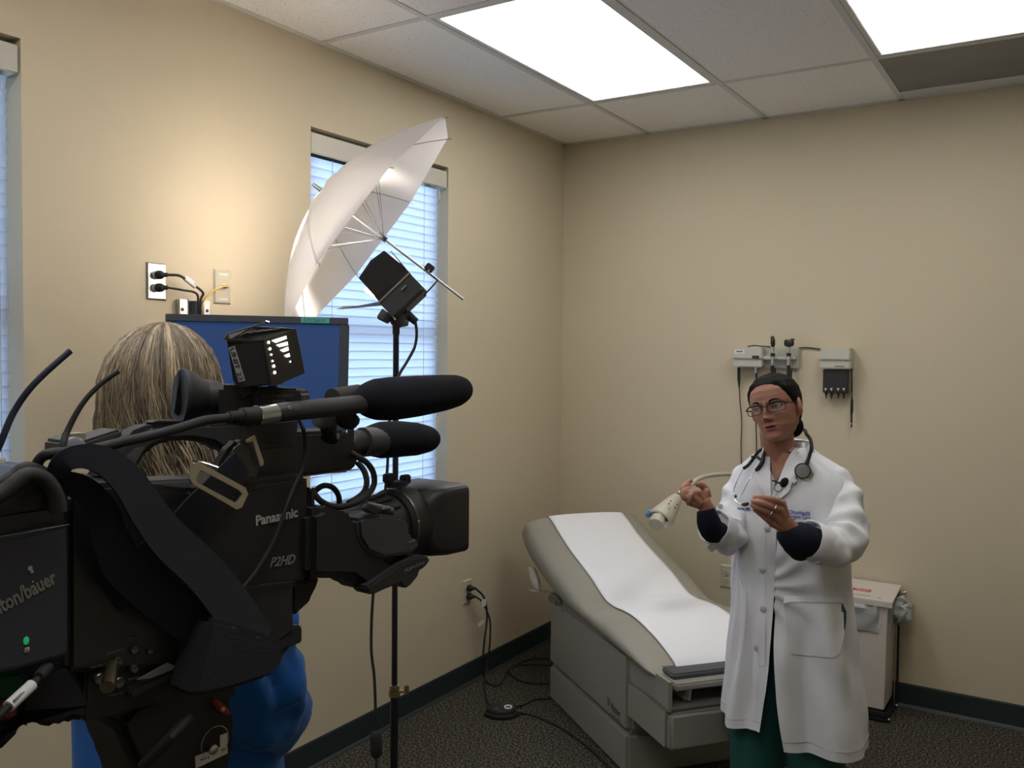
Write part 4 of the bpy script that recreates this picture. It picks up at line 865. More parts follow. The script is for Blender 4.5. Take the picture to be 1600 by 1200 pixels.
ux = (P(379, 597, 1.094)-P(362, 541, 1.094)).normalized(); uy = (ux.cross(FW)).normalized(); uy = -uy if uy.dot(RT) < 0 else uy
lc = P(370, 569, 1.0935)
b = B(); b.box(lc, (.0445, .0082, .0006), (ux, uy, ux.cross(uy))); s = b.out('unit_label', mat('grey_label', (.36, .36, .37), .5), ol)
tu = text('label_lettering', 'UNIT 23', M_ink, lc-ux*.0205-uy*.0028-FW*.0005, ux, uy, .0056, s, wfit=.041, bold=.01)
pq('light_base', [(392, 612), (402, 604), (465, 607), (470, 614), (471, 632), (395, 640)], [1.11]*6, .05, M_blk2, ol, .003)
text('maker_lettering', 'ULTRALIGHT', mat('base_print', (.10, .10, .10), .5), P(410, 620.5, 1.1085), RT, UP, 4/FPX*1.11, ol, wfit=48/FPX*1.11, th=.0003)
b = B(); b.box(P(436, 628, 1.1075), (.016, .006, .001), (RT, UP, FW)); s = b.out('small_label', M_gray, ol)
b = B(); b.tube([P(426, 602, 1.12), P(427, 612, 1.12)], .006, 10); b.tube([P(385, 604, 1.12), P(392, 618, 1.12)], .012, 10); b.out('tilt_hinge', M_blk2, ol)
b = B(); b.box(P(380, 632, 1.14), (.05, .05, .05), (RT, UP, FW), .006); b.out('shoe_mount', M_blk2, ol)
b = B(); b.box(P(440, 560, 1.155), (.004, .034, .030), (HD, Zn, NR_)); b.out('lamp_face', M_glow, ol)
pq('inner_plate', [(405, 524), (455, 520), (462, 590), (418, 598)], [1.18]*4, .003, M_blk2, ol)
l2 = bpy.data.lights.new('camera_lamp', 'SPOT'); o2 = bpy.data.objects.new('camera_lamp', l2); COL.objects.link(o2); l2.energy = CAMLIGHT_W; l2.color = (1, .85, .66); l2.spot_size = 1.2; l2.spot_blend = .6; l2.shadow_soft_size = .02
o2.matrix_world = Matrix.Translation(P(470, 556, 1.19)) @ HD.to_track_quat('-Z', 'Y').to_matrix().to_4x4()
# lens
ln = thing('camera_lens', 'black zoom lens with square hood and hand grip on the front of the video camera', 'camera lens', cs(560, 820, -.05))
LA = cs(490, 820, -.055); LB = cs(668, 808, -.055); ax = HD; LA = V((LA.x, LA.y, 0)); zl = cs(664, 808, -.055).z
a0 = kloc(LA)[0]; aL = kloc(cs(640, 808, -.055))[0]; aE = kloc(cs(688, 808, -.055))[0]; c0 = K(0, -.055, zl)
b = B(); b.lathe(c0, HD, [(a0-.02, .040), (a0+.02, .040), (a0+.03, .034), (a0+.05, .034)], 32); b.out('lens_mount', M_black, ln, True)
b = B(); b.lathe(c0, HD, [(a0+.05, .036), (aL-.10, .037), (aL-.095, .043), (aL-.05, .047), (aL-.045, .045)], 32); zr = b.out('zoom_ring', M_blk2, ln, True)
for k in range(16):
    a_ = 2*PI*k/16; d = NR_*math.cos(a_)+Zn*math.sin(a_); b = B(); b.tube([c0+HD*(aL-.09)+d*.0445, c0+HD*(aL-.058)+d*.0478], .0022, 6); b.out('grip_rib', M_rub, zr)
b = B(); b.lathe(c0, HD, [(aL-.045, .048), (aL-.038, .054), (aL-.004, .054)], 36); b.out('focus_ring', M_blk2, ln, True)
b = B(); b.lathe(c0, HD, [(aL-.040, .0546), (aL-.036, .0546)], 36); b.out('thin_ring', mat('ring_bronze', (.12, .10, .07), .35, .6), ln, True)
def rect(a, w_, h_, r):
    pts = []
    for sx, sz in ((1, 1), (-1, 1), (-1, -1), (1, -1)):
        for q in range(5):
            t_ = q/4*PI/2+{(1, 1): 0, (-1, 1): PI/2, (-1, -1): PI, (1, -1): 1.5*PI}[(sx, sz)]
            pts.append(c0+HD*a+NR_*(sx*(w_-r)+r*math.cos(t_))+Zn*(sz*(h_-r)+r*math.sin(t_)))
    return pts
b = B(); b.loft([rect(aL-.010, .050, .050, .046), rect(aL+.004, .055, .052, .020), rect(aL+.030, .059, .0535, .012), rect(aE, .060, .0545, .012), rect(aE+.002, .058, .0525, .012), rect(aE-.002, .054, .048, .012), rect(aL+.01, .044, .044, .036)]); b.out('lens_hood', M_black, ln, True)
b = B(); b.lathe(c0, HD, [(aL+.004, .040), (aL+.010, .039)], 30); b.out('front_glass', mat('lens_glass', (.01, .01, .02), .03, coat=1), ln, True)
b = B(); b.ell(cs(654, 815, .006), (.0025, .002, .0025), KAX, 8, 6); b.out('hood_screw', M_metal, ln)
b = B(); b.lathe(cs(620, 756, -.055), Zn, [(-.004, .022), (.004, .022)], 20, flat=(NR_, .5)); b.out('knob_base', M_rub, ln)
for x, y in ((607, 747), (633, 749)): b = B(); b.box(cs(x, y, -.055), (.017, .012, .014), KAX, .002); b.out('top_knob', M_rub, ln)
gp = sp('zoom_servo', [(560, 812), (575, 806), (600, 804), (628, 807), (641, 814), (642, 842), (651, 840), (657, 848), (655, 858), (641, 866), (628, 868), (600, 872), (575, 862), (562, 840)], .028, .055, mat('servo_grey', (.045, .045, .055), .5, bump=.1, bscale=900), ln, .010, True)
b = B(); b.tube([cs(572, 790, .01), cs(592, 796, .012), cs(612, 800, .012)], [.006, .008, .006], 10, 3); b.ell(cs(602, 795, .018), (.010, .006, .004), KAX, 12, 8); b.out('iris_rocker', M_gray, ln, True)
sp('focus_lever', [(571, 796), (577, 787), (590, 793), (597, 800), (590, 804), (578, 802)], .03, .012, M_rub, ln, .002)
lo_ = sp('lower_grip', [(485, 905), (486, 800), (510, 790), (560, 806), (580, 850), (612, 872), (640, 876), (625, 900), (590, 928), (574, 922), (553, 906), (535, 905)], .022, .07, M_blk2, ln, .010, True)
hg = sp('hand_strap', [(575, 924), (573, 918), (600, 900), (622, 884), (645, 872), (662, 868), (672, 871), (673, 876), (666, 886), (655, 893), (655, 900), (642, 916), (634, 920), (630, 917), (625, 912), (600, 922), (586, 929), (577, 929)], .034, .03, mat('leather_black', (.022, .021, .022), .5, bump=.3, bscale=500), ln, .005, True)
tx('lens_lettering', 'FUJINON', 631, 895, 663, 881, 4.6/FPX*1.3, M_dprint, hg, .0348, sh=.35, bold=.01)
sp('front_plate', [(484, 760), (494, 770), (494, 905), (484, 907)], -.004, .10, M_black, cc, .003)
b = B(); b.lathe(cs(500, 808, .004), NR_, [(0, .016), (.003, .016), (.004, .013)], 20); b.out('front_dial', M_gray, cc, True)
# front latch hanging below the body
sp('front_latch', [(459, 912), (500, 903), (495, 918), (486, 935), (485, 940), (474, 950), (461, 962), (458, 950)], -.01, .03, M_rub, cc, .003)
# cables
def kcable(name, label, pts, bb, r):
    t = thing(name, label, 'cable', cs(*pts[0], bb[0])); b = B(); b.tube([cs(x, y, q) for (x, y), q in zip(pts, bb)], r, 10, 6); b.out('cable', M_rub, t, True); return t
kcable('camera_cable', 'long black microphone cable running back along the top handle and looping at the rear', [(355, 653), (320, 657), (280, 669), (235, 681), (190, 691), (140, 703), (85, 708), (66, 714), (58, 728), (66, 742), (90, 752), (115, 760)], [.02, .03, .035, .035, .035, .035, .035, .03, .025, .02, .015, .0], .0052)
kcable('camera_cable', 'outer black cable looping from the viewfinder down to the lens', [(543, 704), (555, 712), (572, 722), (583, 738), (584, 758), (572, 775), (550, 788), (522, 792), (500, 782), (486, 764)], [-.06, -.045, -.03, -.02, -.015, -.01, -.005, -.005, -.01, -.02], .0044)
kcable('camera_cable', 'inner black cable curving beside the outer loop in front of the blind', [(558, 722), (569, 736), (573, 755), (566, 772), (545, 786)], [-.07, -.06, -.05, -.045, -.03], .0044)
kcable('camera_cable', 'small black cable loop standing above the lens mount', [(482, 786), (490, 770), (505, 759), (520, 762), (529, 775), (530, 792)], [-.04, -.04, -.04, -.04, -.04, -.04], .0040)
kcable('camera_cable', 'thin glossy cable falling from the shotgun microphone over the camera side', [(467, 655), (475, 675), (477, 700), (473, 730), (462, 755), (448, 790), (430, 840), (405, 885), (385, 912), (365, 930)], [-.02, .0, .005, .008, .010, .012, .012, .012, .012, .010], .0026)
# antennas
t = thing('receiver_antenna', 'thicker dark blue antenna rod arching highest at the left edge', 'antenna', P(0, 695, .80)); b = B(); b.tube([P(-60, 830, .80), P(-25, 750, .80), P(0, 694, .80), P(22, 643, .81), P(55, 598, .82), P(110, 548, .84)], .0030, 10, 6); b.out('antenna_rod', mat('navy_rubber', (.015, .02, .045), .5), t, True)
t = thing('receiver_antenna', 'thinner black antenna rod arching in front of the long hair', 'antenna', P(92, 740, .86)); b = B(); b.tube([P(82, 800, .86), P(90, 738, .86), P(97, 700, .86), P(106, 672, .87), P(128, 632, .88), P(155, 602, .89), P(185, 580, .90)], [.0042, .004, .0036, .003, .0027, .0025, .0025], 10, 6); b.out('antenna_rod', M_rub, t, True)
t = tag(sp('wireless_receiver', [(-40, 800), (-30, 772), (8, 762), (28, 738), (60, 728), (98, 738), (112, 770), (105, 790), (40, 800)], .02, .08, M_black, None, .006, True), 'black lumpy wireless receiver pack with cable bundle above the battery', 'wireless receiver')
kcable('camera_cable', 'fat black bundled cable bent over the receiver pack at the left edge', [(-30, 790), (5, 770), (28, 752), (45, 742), (68, 748), (85, 770), (92, 800)], [.05]*7, .0075)
kcable('camera_cable', 'second fat black cable bent close beside the bundled one', [(-30, 775), (0, 758), (22, 745), (38, 733), (58, 736), (78, 752), (98, 790)], [.03]*7, .0070)
# straps
def kstrap(name, label, pts, bb, wpx, tilt=0, th=.0025, m=None, cat='strap'):
    pts3, ww = smooth_path([cs(x, y, q) for (x, y), q in zip(pts, bb)], 6, [w_/FPX*.95 for w_ in (wpx if isinstance(wpx, list) else [wpx]*len(pts))])
    dirs = []
    for i in range(len(pts3)):
        d = (pts3[min(i+1, len(pts3)-1)]-pts3[max(i-1, 0)]).normalized(); dirs.append((d.cross(NR_)+NR_*tilt).normalized())
    b = B(); b.strip(pts3, dirs, ww, th); o = b.out(name, m or M_web, None, True); tag(o, label, cat); return o
kstrap('shoulder_strap', 'wide black webbing strap falling diagonally across the whole camera side', [(88, 745), (100, 722), (130, 713), (165, 722), (200, 752), (228, 795), (262, 840), (310, 885), (345, 925), (378, 972), (405, 1010)], [.04, .045, .045, .045, .042, .040, .036, .034, .034, .036, .04], [30, 30, 34, 44, 56, 64, 70, 74, 80, 86, 80], .25)
kstrap('shoulder_strap', 'second strap length curving below the first from the rear loop', [(80, 758), (105, 755), (135, 768), (160, 800), (172, 840), (195, 885), (235, 920), (280, 955), (330, 990)], [.03, .034, .034, .032, .030, .028, .026, .024, .022], [34, 34, 38, 44, 50, 60, 66, 70, 70], -.25)
kstrap('buckle_strap', 'black strap with the steel buckle running down behind the diagonal strap', [(378, 722), (343, 762), (308, 800), (275, 838), (230, 880), (170, 930)], [.022, .020, .017, .013, .008, .004], [50, 60, 66, 68, 70, 74], .1)
b = B(); o = sp('strap_pad', [(330, 965), (372, 975), (410, 990), (438, 1003), (448, 1018), (444, 1036), (432, 1052), (420, 1060), (395, 1068), (350, 1082), (300, 1092), (318, 1020)], .05, .05, mat('padded_cloth', (.018, .019, .026), .9, bump=.4, bscale=300), None, .016, True); tag(o, 'dark padded end of the shoulder strap hanging under the camera body', 'strap pad')
# buckle
bk = thing('strap_buckle', 'rectangular steel strap buckle standing out on the camera side', 'buckle', cs(343, 760, .03))
Cq = [(303, 724), (313, 723), (384, 762), (388, 772), (378, 793), (370, 796), (302, 757), (297, 748)]
def ring_(o_, i_, th, name, m, parent, bb):
    b = B(); bm = b.bm; n = len(o_); rows = []
    for off in (0, -th): rows.append(([bm.verts.new(cs(x, y, bb)+NR_*off) for x, y in o_], [bm.verts.new(cs(x, y, bb)+NR_*off) for x, y in i_]))
    (o0, i0), (o1, i1) = rows
    for k in range(n):
        j = (k+1) % n
        bm.faces.new((o0[k], o0[j], i0[j], i0[k])); bm.faces.new((o1[k], i1[k], i1[j], o1[j])); bm.faces.new((o0[k], o1[k], o1[j], o0[j])); bm.faces.new((i0[k], i0[j], i1[j], i1[k]))
    bmesh.ops.recalc_face_normals(bm, faces=bm.faces[:]); return b.out(name, m, parent)
Ci = [(312, 735), (318, 736), (374, 766), (379, 772), (373, 782), (369, 786), (309, 754), (306, 748)]
ring_(Cq, Ci, .0025, 'buckle_frame', mat('satin_nickel', (.42, .37, .28), .35, .55), bk, .040)
b = B(); b.tube([cs(300, 738, .035), cs(308, 722, .02), cs(345, 733, .015)], .0018, 6, 4); b.out('wire_bar', M_chrome, bk, True)
t = tag(sp('leather_tab', [(340, 738), (352, 712), (364, 694), (376, 686), (388, 690), (398, 702), (410, 735), (402, 752), (380, 752)], .012, .02, mat('glossy_leather', (.03, .03, .032), .3, bump=.9, bscale=70), None, .005, True), 'wrinkled glossy black leather strap keeper above the buckle', 'strap')
t = thing('strap_clip', 'small bent steel clip above the leather strap keeper', 'clip', cs(398, 700, .02))
b = B(); b.prism([cs(x, y, .018) for x, y in ((385, 688), (399, 680), (402, 690), (413, 722), (412, 727), (407, 729), (395, 690), (386, 692))], -NR_*.003, .0006); b.out('clip_plate', mat('satin_nickel', (.42, .37, .28), .35, .55), t)
# tripod
tp = thing('tripod', 'black camera tripod with fluid head, red lever and white sticker', 'tripod', (K(.13, -.055, 0)))
sp('quick_release_plate', [(330, 1030), (430, 1000), (462, 978), (471, 977), (473, 981), (473, 1004), (445, 1014), (400, 1040), (330, 1062)], .0, .10, M_black, tp, .003)
hd_ = sp('fluid_head', [(250, 1080), (330, 1052), (430, 1035), (400, 1066), (362, 1082), (370, 1110), (374, 1145), (366, 1200), (330, 1290), (235, 1290), (212, 1200), (192, 1160), (182, 1130), (210, 1100)], -.012, .09, M_blk2, tp, .012, True)
sp('red_lever', [(333, 1094), (338, 1092), (352, 1101), (362, 1111), (361, 1119), (354, 1118), (342, 1110)], -.005, .012, mat('red_orange_plastic', (.30, .03, .012), .5), tp, .002)
b = B(); b.tube([cs(349, 1108, -.003), cs(349, 1108, .0)], .0026, 10); b.out('lever_screw', M_metal, tp)
sp('white_sticker', [(305, 1182), (355, 1163), (355, 1148), (345, 1148), (345, 1160), (354, 1146), (356, 1178), (306, 1199)][:2]+[(356, 1177), (306, 1201)], -.011, .001, M_label, tp, 0)
sp('white_sticker', [(344, 1149), (355.5, 1145), (355.5, 1163), (344, 1167)], -.011, .001, M_label, tp, 0)
tx('sticker_lettering', 'TV', 346, 1175, 352, 1172, .003, M_ink, tp, -.0102); tx('sticker_lettering', '911', 313, 1190, 326, 1185, .003, M_ink, tp, -.0102)
b = B(); c = cs(336, 1160, -.011); b.tube([c+HD*(.019*math.cos(a))+Zn*(.019*math.sin(a)) for a in [i*PI/12-.9 for i in range(20)]], .0005, 5); b.out('dial_ring', M_metal, tp)
b = B(); b.lathe(cs(332, 1171, -.006), NR_, [(0, .006), (.003, .006), (.004, .004)], 16); b.out('dial_knob', M_metal, tp, True)
b = B(); b.tube([cs(222, 1198, .0), cs(270, 1150, .03), cs(300, 1120, .03)], [.006, .007, .007], 10); b.out('pan_handle', M_rub, tp, True)
kc = K(.13, -.055, 0); zc = cs(290, 1250, -.055).z
b = B(); b.tube([(kc.x, kc.y, zc-.16), (kc.x, kc.y, zc-.10), (kc.x, kc.y, zc-.02), (kc.x, kc.y, zc+.06)], [.04, .055, .06, .045], 24); b.out('bowl', M_black, tp, True)
for k in range(3):
    a = .9+k*2*PI/3; d = V((math.cos(a), math.sin(a), 0)); side = V((-d.y, d.x, 0)); top = V((kc.x, kc.y, zc-.07)); b = B()
    for s in (-1, 1): b.tube([top+d*.05+side*.02*s, top*.45+V((kc.x, kc.y, .03))*.55+d*.28+side*.016*s], .010, 10)
    b.tube([top*.5+V((kc.x, kc.y, .03))*.5+d*.25, V((kc.x, kc.y, .03))+d*.50], .011, 10); lg = b.out('leg', M_black, tp, True)
    b = B(); b.ell(V((kc.x, kc.y, .018))+d*.505, (.022, .022, .018)); b.out('rubber_foot', M_rub, lg, True)
# ================================================================== PEOPLE
M_skin = mat('brown_skin', (.36, .17, .112), .48, var=.12, vscale=30, spec=.4, bump=.08, bscale=500)
M_coat = mat('white_coat_cloth', (.76, .77, .80), .8, bump=.12, bscale=500, spec=.2)
M_coat2 = mat('white_coat_trim', (.79, .80, .83), .8, bump=.12, bscale=500, spec=.2)
M_scrub = mat('teal_scrub_cloth', (.012, .095, .085), .85)
M_navy = mat('dark_navy_knit', (.010, .012, .024), .9, bump=.2, bscale=900, spec=.2)
M_hair = mat('black_hair', (.004, .004, .0045), .6, spec=.12)
TH = math.radians(36)
vF = V((FW.x, FW.y, 0)).normalized(); vR = V((RT.x, RT.y, 0)).normalized()
DF = (-vR*math.sin(TH)-vF*math.cos(TH)).normalized()        # the way her chest faces
DL = (vR*math.cos(TH)-vF*math.sin(TH)).normalized()         # her left
D0 = P(1235, 900, 2.86); D0 = V((D0.x, D0.y, 0))
doc = thing('person', 'person in white coat and glasses with stethoscope, both hands raised, beside exam table', 'person', D0)
def dz(y): return P(1235, y, 2.84).z
def D(l, f, z): return D0+DL*l+DF*f+Zn*z
# ---- body under the clothes: legs, torso, neck as one surface
b = B()
hip = .72
for s in (-1, 1):
    b.tube([D(.085*s, .0, .80), D(.09*s, .01, .60), D(.09*s, .015, .42), D(.088*s, -.01, .25), D(.088*s, -.015, .085)], [.098, .085, .060, .052, .036], 16, 4)
    b.tube([D(.088*s, -.045, .045), D(.09*s, .03, .04), D(.095*s, .11, .028), D(.097*s, .155, .024)], [.036, .036, .034, .020], 12, 3, flat=(Zn, .8))
b.tube([D(0, -.01, .74), D(0, 0, .86), D(0, 0, 1.0), D(0, .0, 1.12), D(0, -.01, 1.20)], [.125, .12, .12, .125, .10], 20, 4, flat=(DF, .78))
nk0, nk1 = P(1222, 740, 2.86), P(1212, 668, 2.83)
b.tube([D(0, -.01, 1.16), nk0, nk1], [.075, .056, .052], 20, 4)
body = b.remesh('body', M_skin, doc, .008, 4)
# shoes, trousers
for s in (-1, 1):
    b = B(); b.tube([D(.088*s, -.06, .045), D(.09*s, .0, .05), D(.094*s, .08, .042), D(.098*s, .15, .032), D(.098*s, .175, .028)], [.040, .046, .044, .038, .020], 14, 4, flat=(Zn, .85)); b.out('shoe', M_white, doc, True)
b = B()
for s in (-1, 1):
    b.tube([D(.075*s, .0, .84), D(.09*s, .01, .62), D(.095*s, .015, .42), D(.095*s, .0, .22), D(.094*s, -.005, .075)], [.098, .095, .090, .088, .090], 20, 5)
b.tube([D(0, 0, .76), D(0, 0, .95)], [.135, .130], 24, flat=(DF, .8))
def crease(s_, amp, sc_=7):
    def f(co):
        n = noise.noise(V((co.x*sc_+s_, co.y*sc_, co.z*sc_*.45))); return co+V((DF.x, DF.y, 0))*(n*amp)+V((DL.x, DL.y, 0))*(noise.noise(V((co.x*sc_, co.y*sc_+s_, co.z*sc_*.4)))*amp)
    return f
b.remesh('scrub_trousers', M_scrub, doc, .009, 3, crease(3, .012))

# ---- lab coat: shell rings. rows: z, half width, half depth, centre l, centre f, opening half angle
ROWS = [(.375, .222, .185, .010, -.01, .14), (.44, .216, .180, .008, -.01, .10), (.52, .208, .172, .006, -.01, .055), (.60, .200, .165, .004, -.01, .03), (.70, .194, .158, .002, -.008, .012),
        (.80, .188, .150, 0, -.005, .004), (.88, .184, .142, 0, 0, .003), (.96, .182, .136, 0, .003, .003), (1.04, .184, .134, 0, .003, .003), (1.12, .188, .130, 0, 0, .003),
        (1.165, .186, .122, 0, -.005, .04), (1.195, .178, .112, 0, -.010, .10), (1.22, .158, .100, -.002, -.012, .21), (1.243, .126, .088, -.008, -.006, .34), (1.265, .092, .078, -.012, .002, .50), (1.288, .070, .066, -.016, .008, .62)]
def lerp_row(z):
    for a, c in zip(ROWS, ROWS[1:]):
        if z <= c[0]:
            t_ = max(0, (z-a[0])/(c[0]-a[0])); return [a[i]*(1-t_)+c[i]*t_ for i in range(6)]
    return list(ROWS[-1])
def coat_pt(z, a):
    """a: angle from her front, positive to her left."""
    _, w_, d_, cl, cf, _o = lerp_row(z)
    low = max(0, min(1, (1.0-z)/.55))
    n = noise.noise(V((math.sin(a)*2.2, math.cos(a)*2.2, z*1.1)))*.044*low + noise.noise(V((a*3.3, z*6, 5)))*.011 + math.sin(a*7+z*3)*.010*low
    # folds pulled towards the middle button
    dy = z-.86; da = a-.1; n += .008*math.sin(14*math.atan2(dy, .25*da+.08))*math.exp(-((dy/.12)**2+(da/.9)**2))
    d2 = z-.66; a2 = (a if a < PI else a-2*PI)-.75; n += .010*math.sin(24*(d2+.30*a2))*math.exp(-((d2/.15)**2+(a2/.7)**2))
    a3 = (a if a < PI else a-2*PI)+.6; n += .009*math.sin(20*(a3-.4*(z-.6)))*math.exp(-(((z-.55)/.22)**2+(a3/.5)**2))
    e = .86; s_, c_ = math.sin(a), math.cos(a)
    l = cl+(w_+n)*math.copysign(abs(s_)**e, s_); f = cf+(d_+n)*math.copysign(abs(c_)**e, c_)
    return D(l, f, z)
NZ, NA_ = 110, 150
def zrow(j): return ROWS[0][0]+(ROWS[-1][0]-ROWS[0][0])*j/NZ
b = B(); bm = b.bm; g = []
for j in range(NZ+1):
    z = zrow(j); op = lerp_row(z)[5]
    # hem dips at the front corner of her right panel
    r = []
    for k in range(NA_+1):
        a = op+(2*PI-2*op)*k/NA_
        zz = z+(.030*max(0, 1-(z-.375)/.4)*math.exp(-((2*PI-op-a)/.35)**2)-.012*max(0, 1-(z-.375)/.2)*math.sin(a))
        lift = -.018 if k < 2 and z < .9 else 0
        r.append(bm.verts.new(coat_pt(z, a)+Zn*(zz-z)))
    g.append(r)
for p, q in zip(g, g[1:]):
    for k in range(NA_): bm.faces.new((p[k], p[k+1], q[k+1], q[k]))
coat = b.out('lab_coat', M_coat, doc); coat.data.polygons.foreach_set('use_smooth', [True]*len(coat.data.polygons))
# ---- arms: joints
RS = P(1152, 738, 2.98); RE = P(1138, 838, 2.86); RW = P(1103, 790, 2.70)
LS = P(1322, 752, 2.76); LE = P(1330, 852, 2.66); LW = P(1229, 820, 2.56)
def sleeve(b, pts, rad, seed, amp, n=40, sm=14):
    pts, rr = smooth_path(pts, sm, rad); t_ = bmesh.new(); rings = []; nrm = None
    for i, p in enumerate(pts):
        d = (pts[min(i+1, len(pts)-1)]-pts[max(i-1, 0)]).normalized()
        if nrm is None: nrm, _ = perp(d)
        nrm = (nrm-d*nrm.dot(d)).normalized(); bi = d.cross(nrm); ring = []
        for k in range(n):
            a = 2*PI*k/n; u = i/len(pts)
            r = rr[i]+noise.noise(V((math.cos(a)*1.6+seed, math.sin(a)*1.6, u*9)))*amp+math.sin(u*38+2.5*math.sin(a+seed))*amp*.55*math.sin(PI*min(1, u*1.1))
            ring.append(t_.verts.new(p+(nrm*math.cos(a)+bi*math.sin(a))*r))
        rings.append(ring)
    for x, y in zip(rings, rings[1:]):
        for k in range(n): t_.faces.new((x[k], x[(k+1) % n], y[(k+1) % n], y[k]))
    t_.faces.new(rings[0][::-1]); t_.faces.new(rings[-1]); b.merge(t_)
LC_end = P(1274, 850, 2.585); RC_end = P(1122, 826, 2.76)
b = B(); sleeve(b, [P(1278, 742, 2.80), P(1300, 754, 2.78), P(1316, 785, 2.74), P(1322, 820, 2.69), P(1318, 845, 2.65), P(1300, 855, 2.62), LC_end], [.030, .052, .060, .062, .062, .058, .050], 3, .012)
b.out('coat_sleeve', M_coat, doc, True)
b = B(); sleeve(b, [P(1190, 736, 2.95), P(1170, 746, 2.96), P(1155, 780, 2.94), P(1148, 815, 2.88), P(1140, 838, 2.82), RC_end], [.030, .050, .056, .056, .054, .046], 8, .012)
b.out('coat_sleeve', M_coat, doc, True)
# turned-back cuffs
def cuff(a, c, r0, r1, name='turned_cuff', m=M_coat2, seed=0, sq=1):
    b = B(); d = (c-a); N = 36; n1, n2 = perp(d); rings = []
    for t_, rr in ((0, r0), (.5, (r0+r1)/2*1.03), (.97, r1), (1, r1*.97), (.96, r1*.90), (.5, r0*.86), (.1, r0*.8)):
        rings.append([a+d*t_+(n1*math.cos(2*PI*k/N)+n2*math.sin(2*PI*k/N))*(rr+.004*noise.noise(V((k*.35, t_*3, seed)))) for k in range(N)])
    b.loft(rings, cap=False); return b.out(name, m, doc, True)
cuff(P(1287, 852, 2.60), P(1262, 842, 2.575), .054, .058, seed=1)
cuff(P(1132, 834, 2.79), P(1115, 822, 2.75), .052, .056, seed=2)
b = B(); b.prism([P(1104, 855, 2.75), P(1118, 838, 2.72), P(1130, 850, 2.74), P(1112, 864, 2.76)], FW*.01, .003); b.out('cuff_tip', M_coat2, doc)
# dark undershirt sleeves
b = B(); pts, rr = smooth_path([P(1276, 850, 2.58), P(1256, 844, 2.565), P(1243, 840, 2.555), P(1233, 833, 2.55), P(1228, 826, 2.55)], 6, [.044, .050, .049, .040, .030]); b.tube(pts, rr, 28); b.tube([P(1222, 850, 2.56), P(1232, 846, 2.56), P(1250, 862, 2.57), P(1258, 868, 2.58)], [.018, .030, .030, .014], 16, 3)
b.remesh('undershirt_sleeve', M_navy, doc, .003, 4)
b = B(); pts, rr = smooth_path([P(1124, 834, 2.76), P(1113, 828, 2.73), P(1107, 815, 2.71), P(1104, 803, 2.70), P(1102, 796, 2.70)], 6, [.036, .038, .036, .030, .027]); b.tube(pts, rr, 28); b.tube([P(1102, 830, 2.72), P(1110, 826, 2.72), P(1116, 838, 2.73)], [.018, .026, .018], 16, 3)
b.remesh('undershirt_sleeve', M_navy, doc, .003, 4)

# ---- hands
def finger(b, pts, r):
    p, rr = smooth_path(pts, 5, r); b.tube(p, rr, 12); b.ell(p[-1], (rr[-1],)*3, None, 10, 8)
    for q, k in zip(pts[1:-1], r[1:-1]): b.ell(q, (k*1.05,)*3, None, 10, 8)
def hand(name, label_nails, wrist, palm, fingers, thumb, palm_r):
    b = B(); b.tube(wrist[0], wrist[1], 16, 3)
    for p, q, r in palm: b.tube([p, q], [r, r*.95], 12); b.ell(q, (r,)*3, None, 10, 8)
    for f, r in fingers: finger(b, f, r)
    finger(b, *thumb)
    o = b.remesh(name, M_skin, doc, .0018, 4, None, .4)
    return o
dL = 2.54
kn = [P(1222, 787, 2.52), P(1219, 797, 2.515), P(1213, 808, 2.52), P(1207, 818, 2.53)]
hand('hand', 1, ([P(1240, 832, 2.55), P(1230, 820, 2.545), P(1224, 812, 2.54)], [.026, .024, .024]),
     [(P(1231, 818, 2.54), kn[0], .0125), (P(1229, 819, 2.535), kn[1], .0128), (P(1227, 822, 2.535), kn[2], .0125), (P(1224, 826, 2.54), kn[3], .0118)],
     [([kn[0], P(1207, 781, 2.50), P(1192, 778, 2.50), P(1180, 777.5, 2.51)], [.0112, .0098, .0088, .0072]),
      ([kn[1], P(1203, 791, 2.495), P(1188, 786, 2.49), P(1177, 783.5, 2.50)], [.0115, .0102, .0090, .0074]),
      ([kn[2], P(1199, 800, 2.50), P(1186, 794, 2.495), P(1176, 789.5, 2.50)], [.0110, .0098, .0086, .0072]),
      ([kn[3], P(1197, 810, 2.515), P(1187, 802, 2.51), P(1179, 796, 2.51)], [.0098, .0086, .0076, .0064])],
     ([P(1224, 806, 2.56), P(1211, 796, 2.585), P(1198, 791, 2.575), P(1186, 788, 2.555)], [.0135, .0118, .0105, .0085]), .013)
kr = [P(1098, 764, 2.70), P(1088, 770, 2.685), P(1079, 777, 2.68), P(1076, 786, 2.685)]
hand('hand', 1, ([P(1107, 800, 2.705), P(1102, 790, 2.70), P(1098, 783, 2.70)], [.025, .023, .023]),
     [(P(1100, 784, 2.70), P(1104, 769, 2.705), .0125), (P(1097, 784, 2.69), kr[1]+RT*.006, .0128), (P(1095, 787, 2.685), kr[2]+RT*.010, .0125), (P(1094, 790, 2.69), kr[3]+RT*.010, .0118)],
     [([P(1090, 771, 2.69), P(1076, 765, 2.69), P(1071, 758, 2.70), P(1079, 751.5, 2.705)], [.0112, .0100, .0090, .0074]),
      ([kr[1], P(1071, 770, 2.675), P(1067, 762, 2.685), P(1076, 757, 2.70)], [.0115, .0104, .0092, .0076]),
      ([kr[2], P(1070, 778, 2.665), P(1067, 769, 2.67), P(1075, 764, 2.685)], [.0110, .0100, .0088, .0074]),
      ([kr[3], P(1076, 783, 2.665), P(1078, 775, 2.665), P(1083, 770, 2.675)], [.0098, .0088, .0080, .0068])],
     ([P(1105, 777, 2.71), P(1103, 766, 2.715), P(1096, 758, 2.71), P(1090, 757, 2.705)], [.0140, .0120, .0105, .0085]), .013)
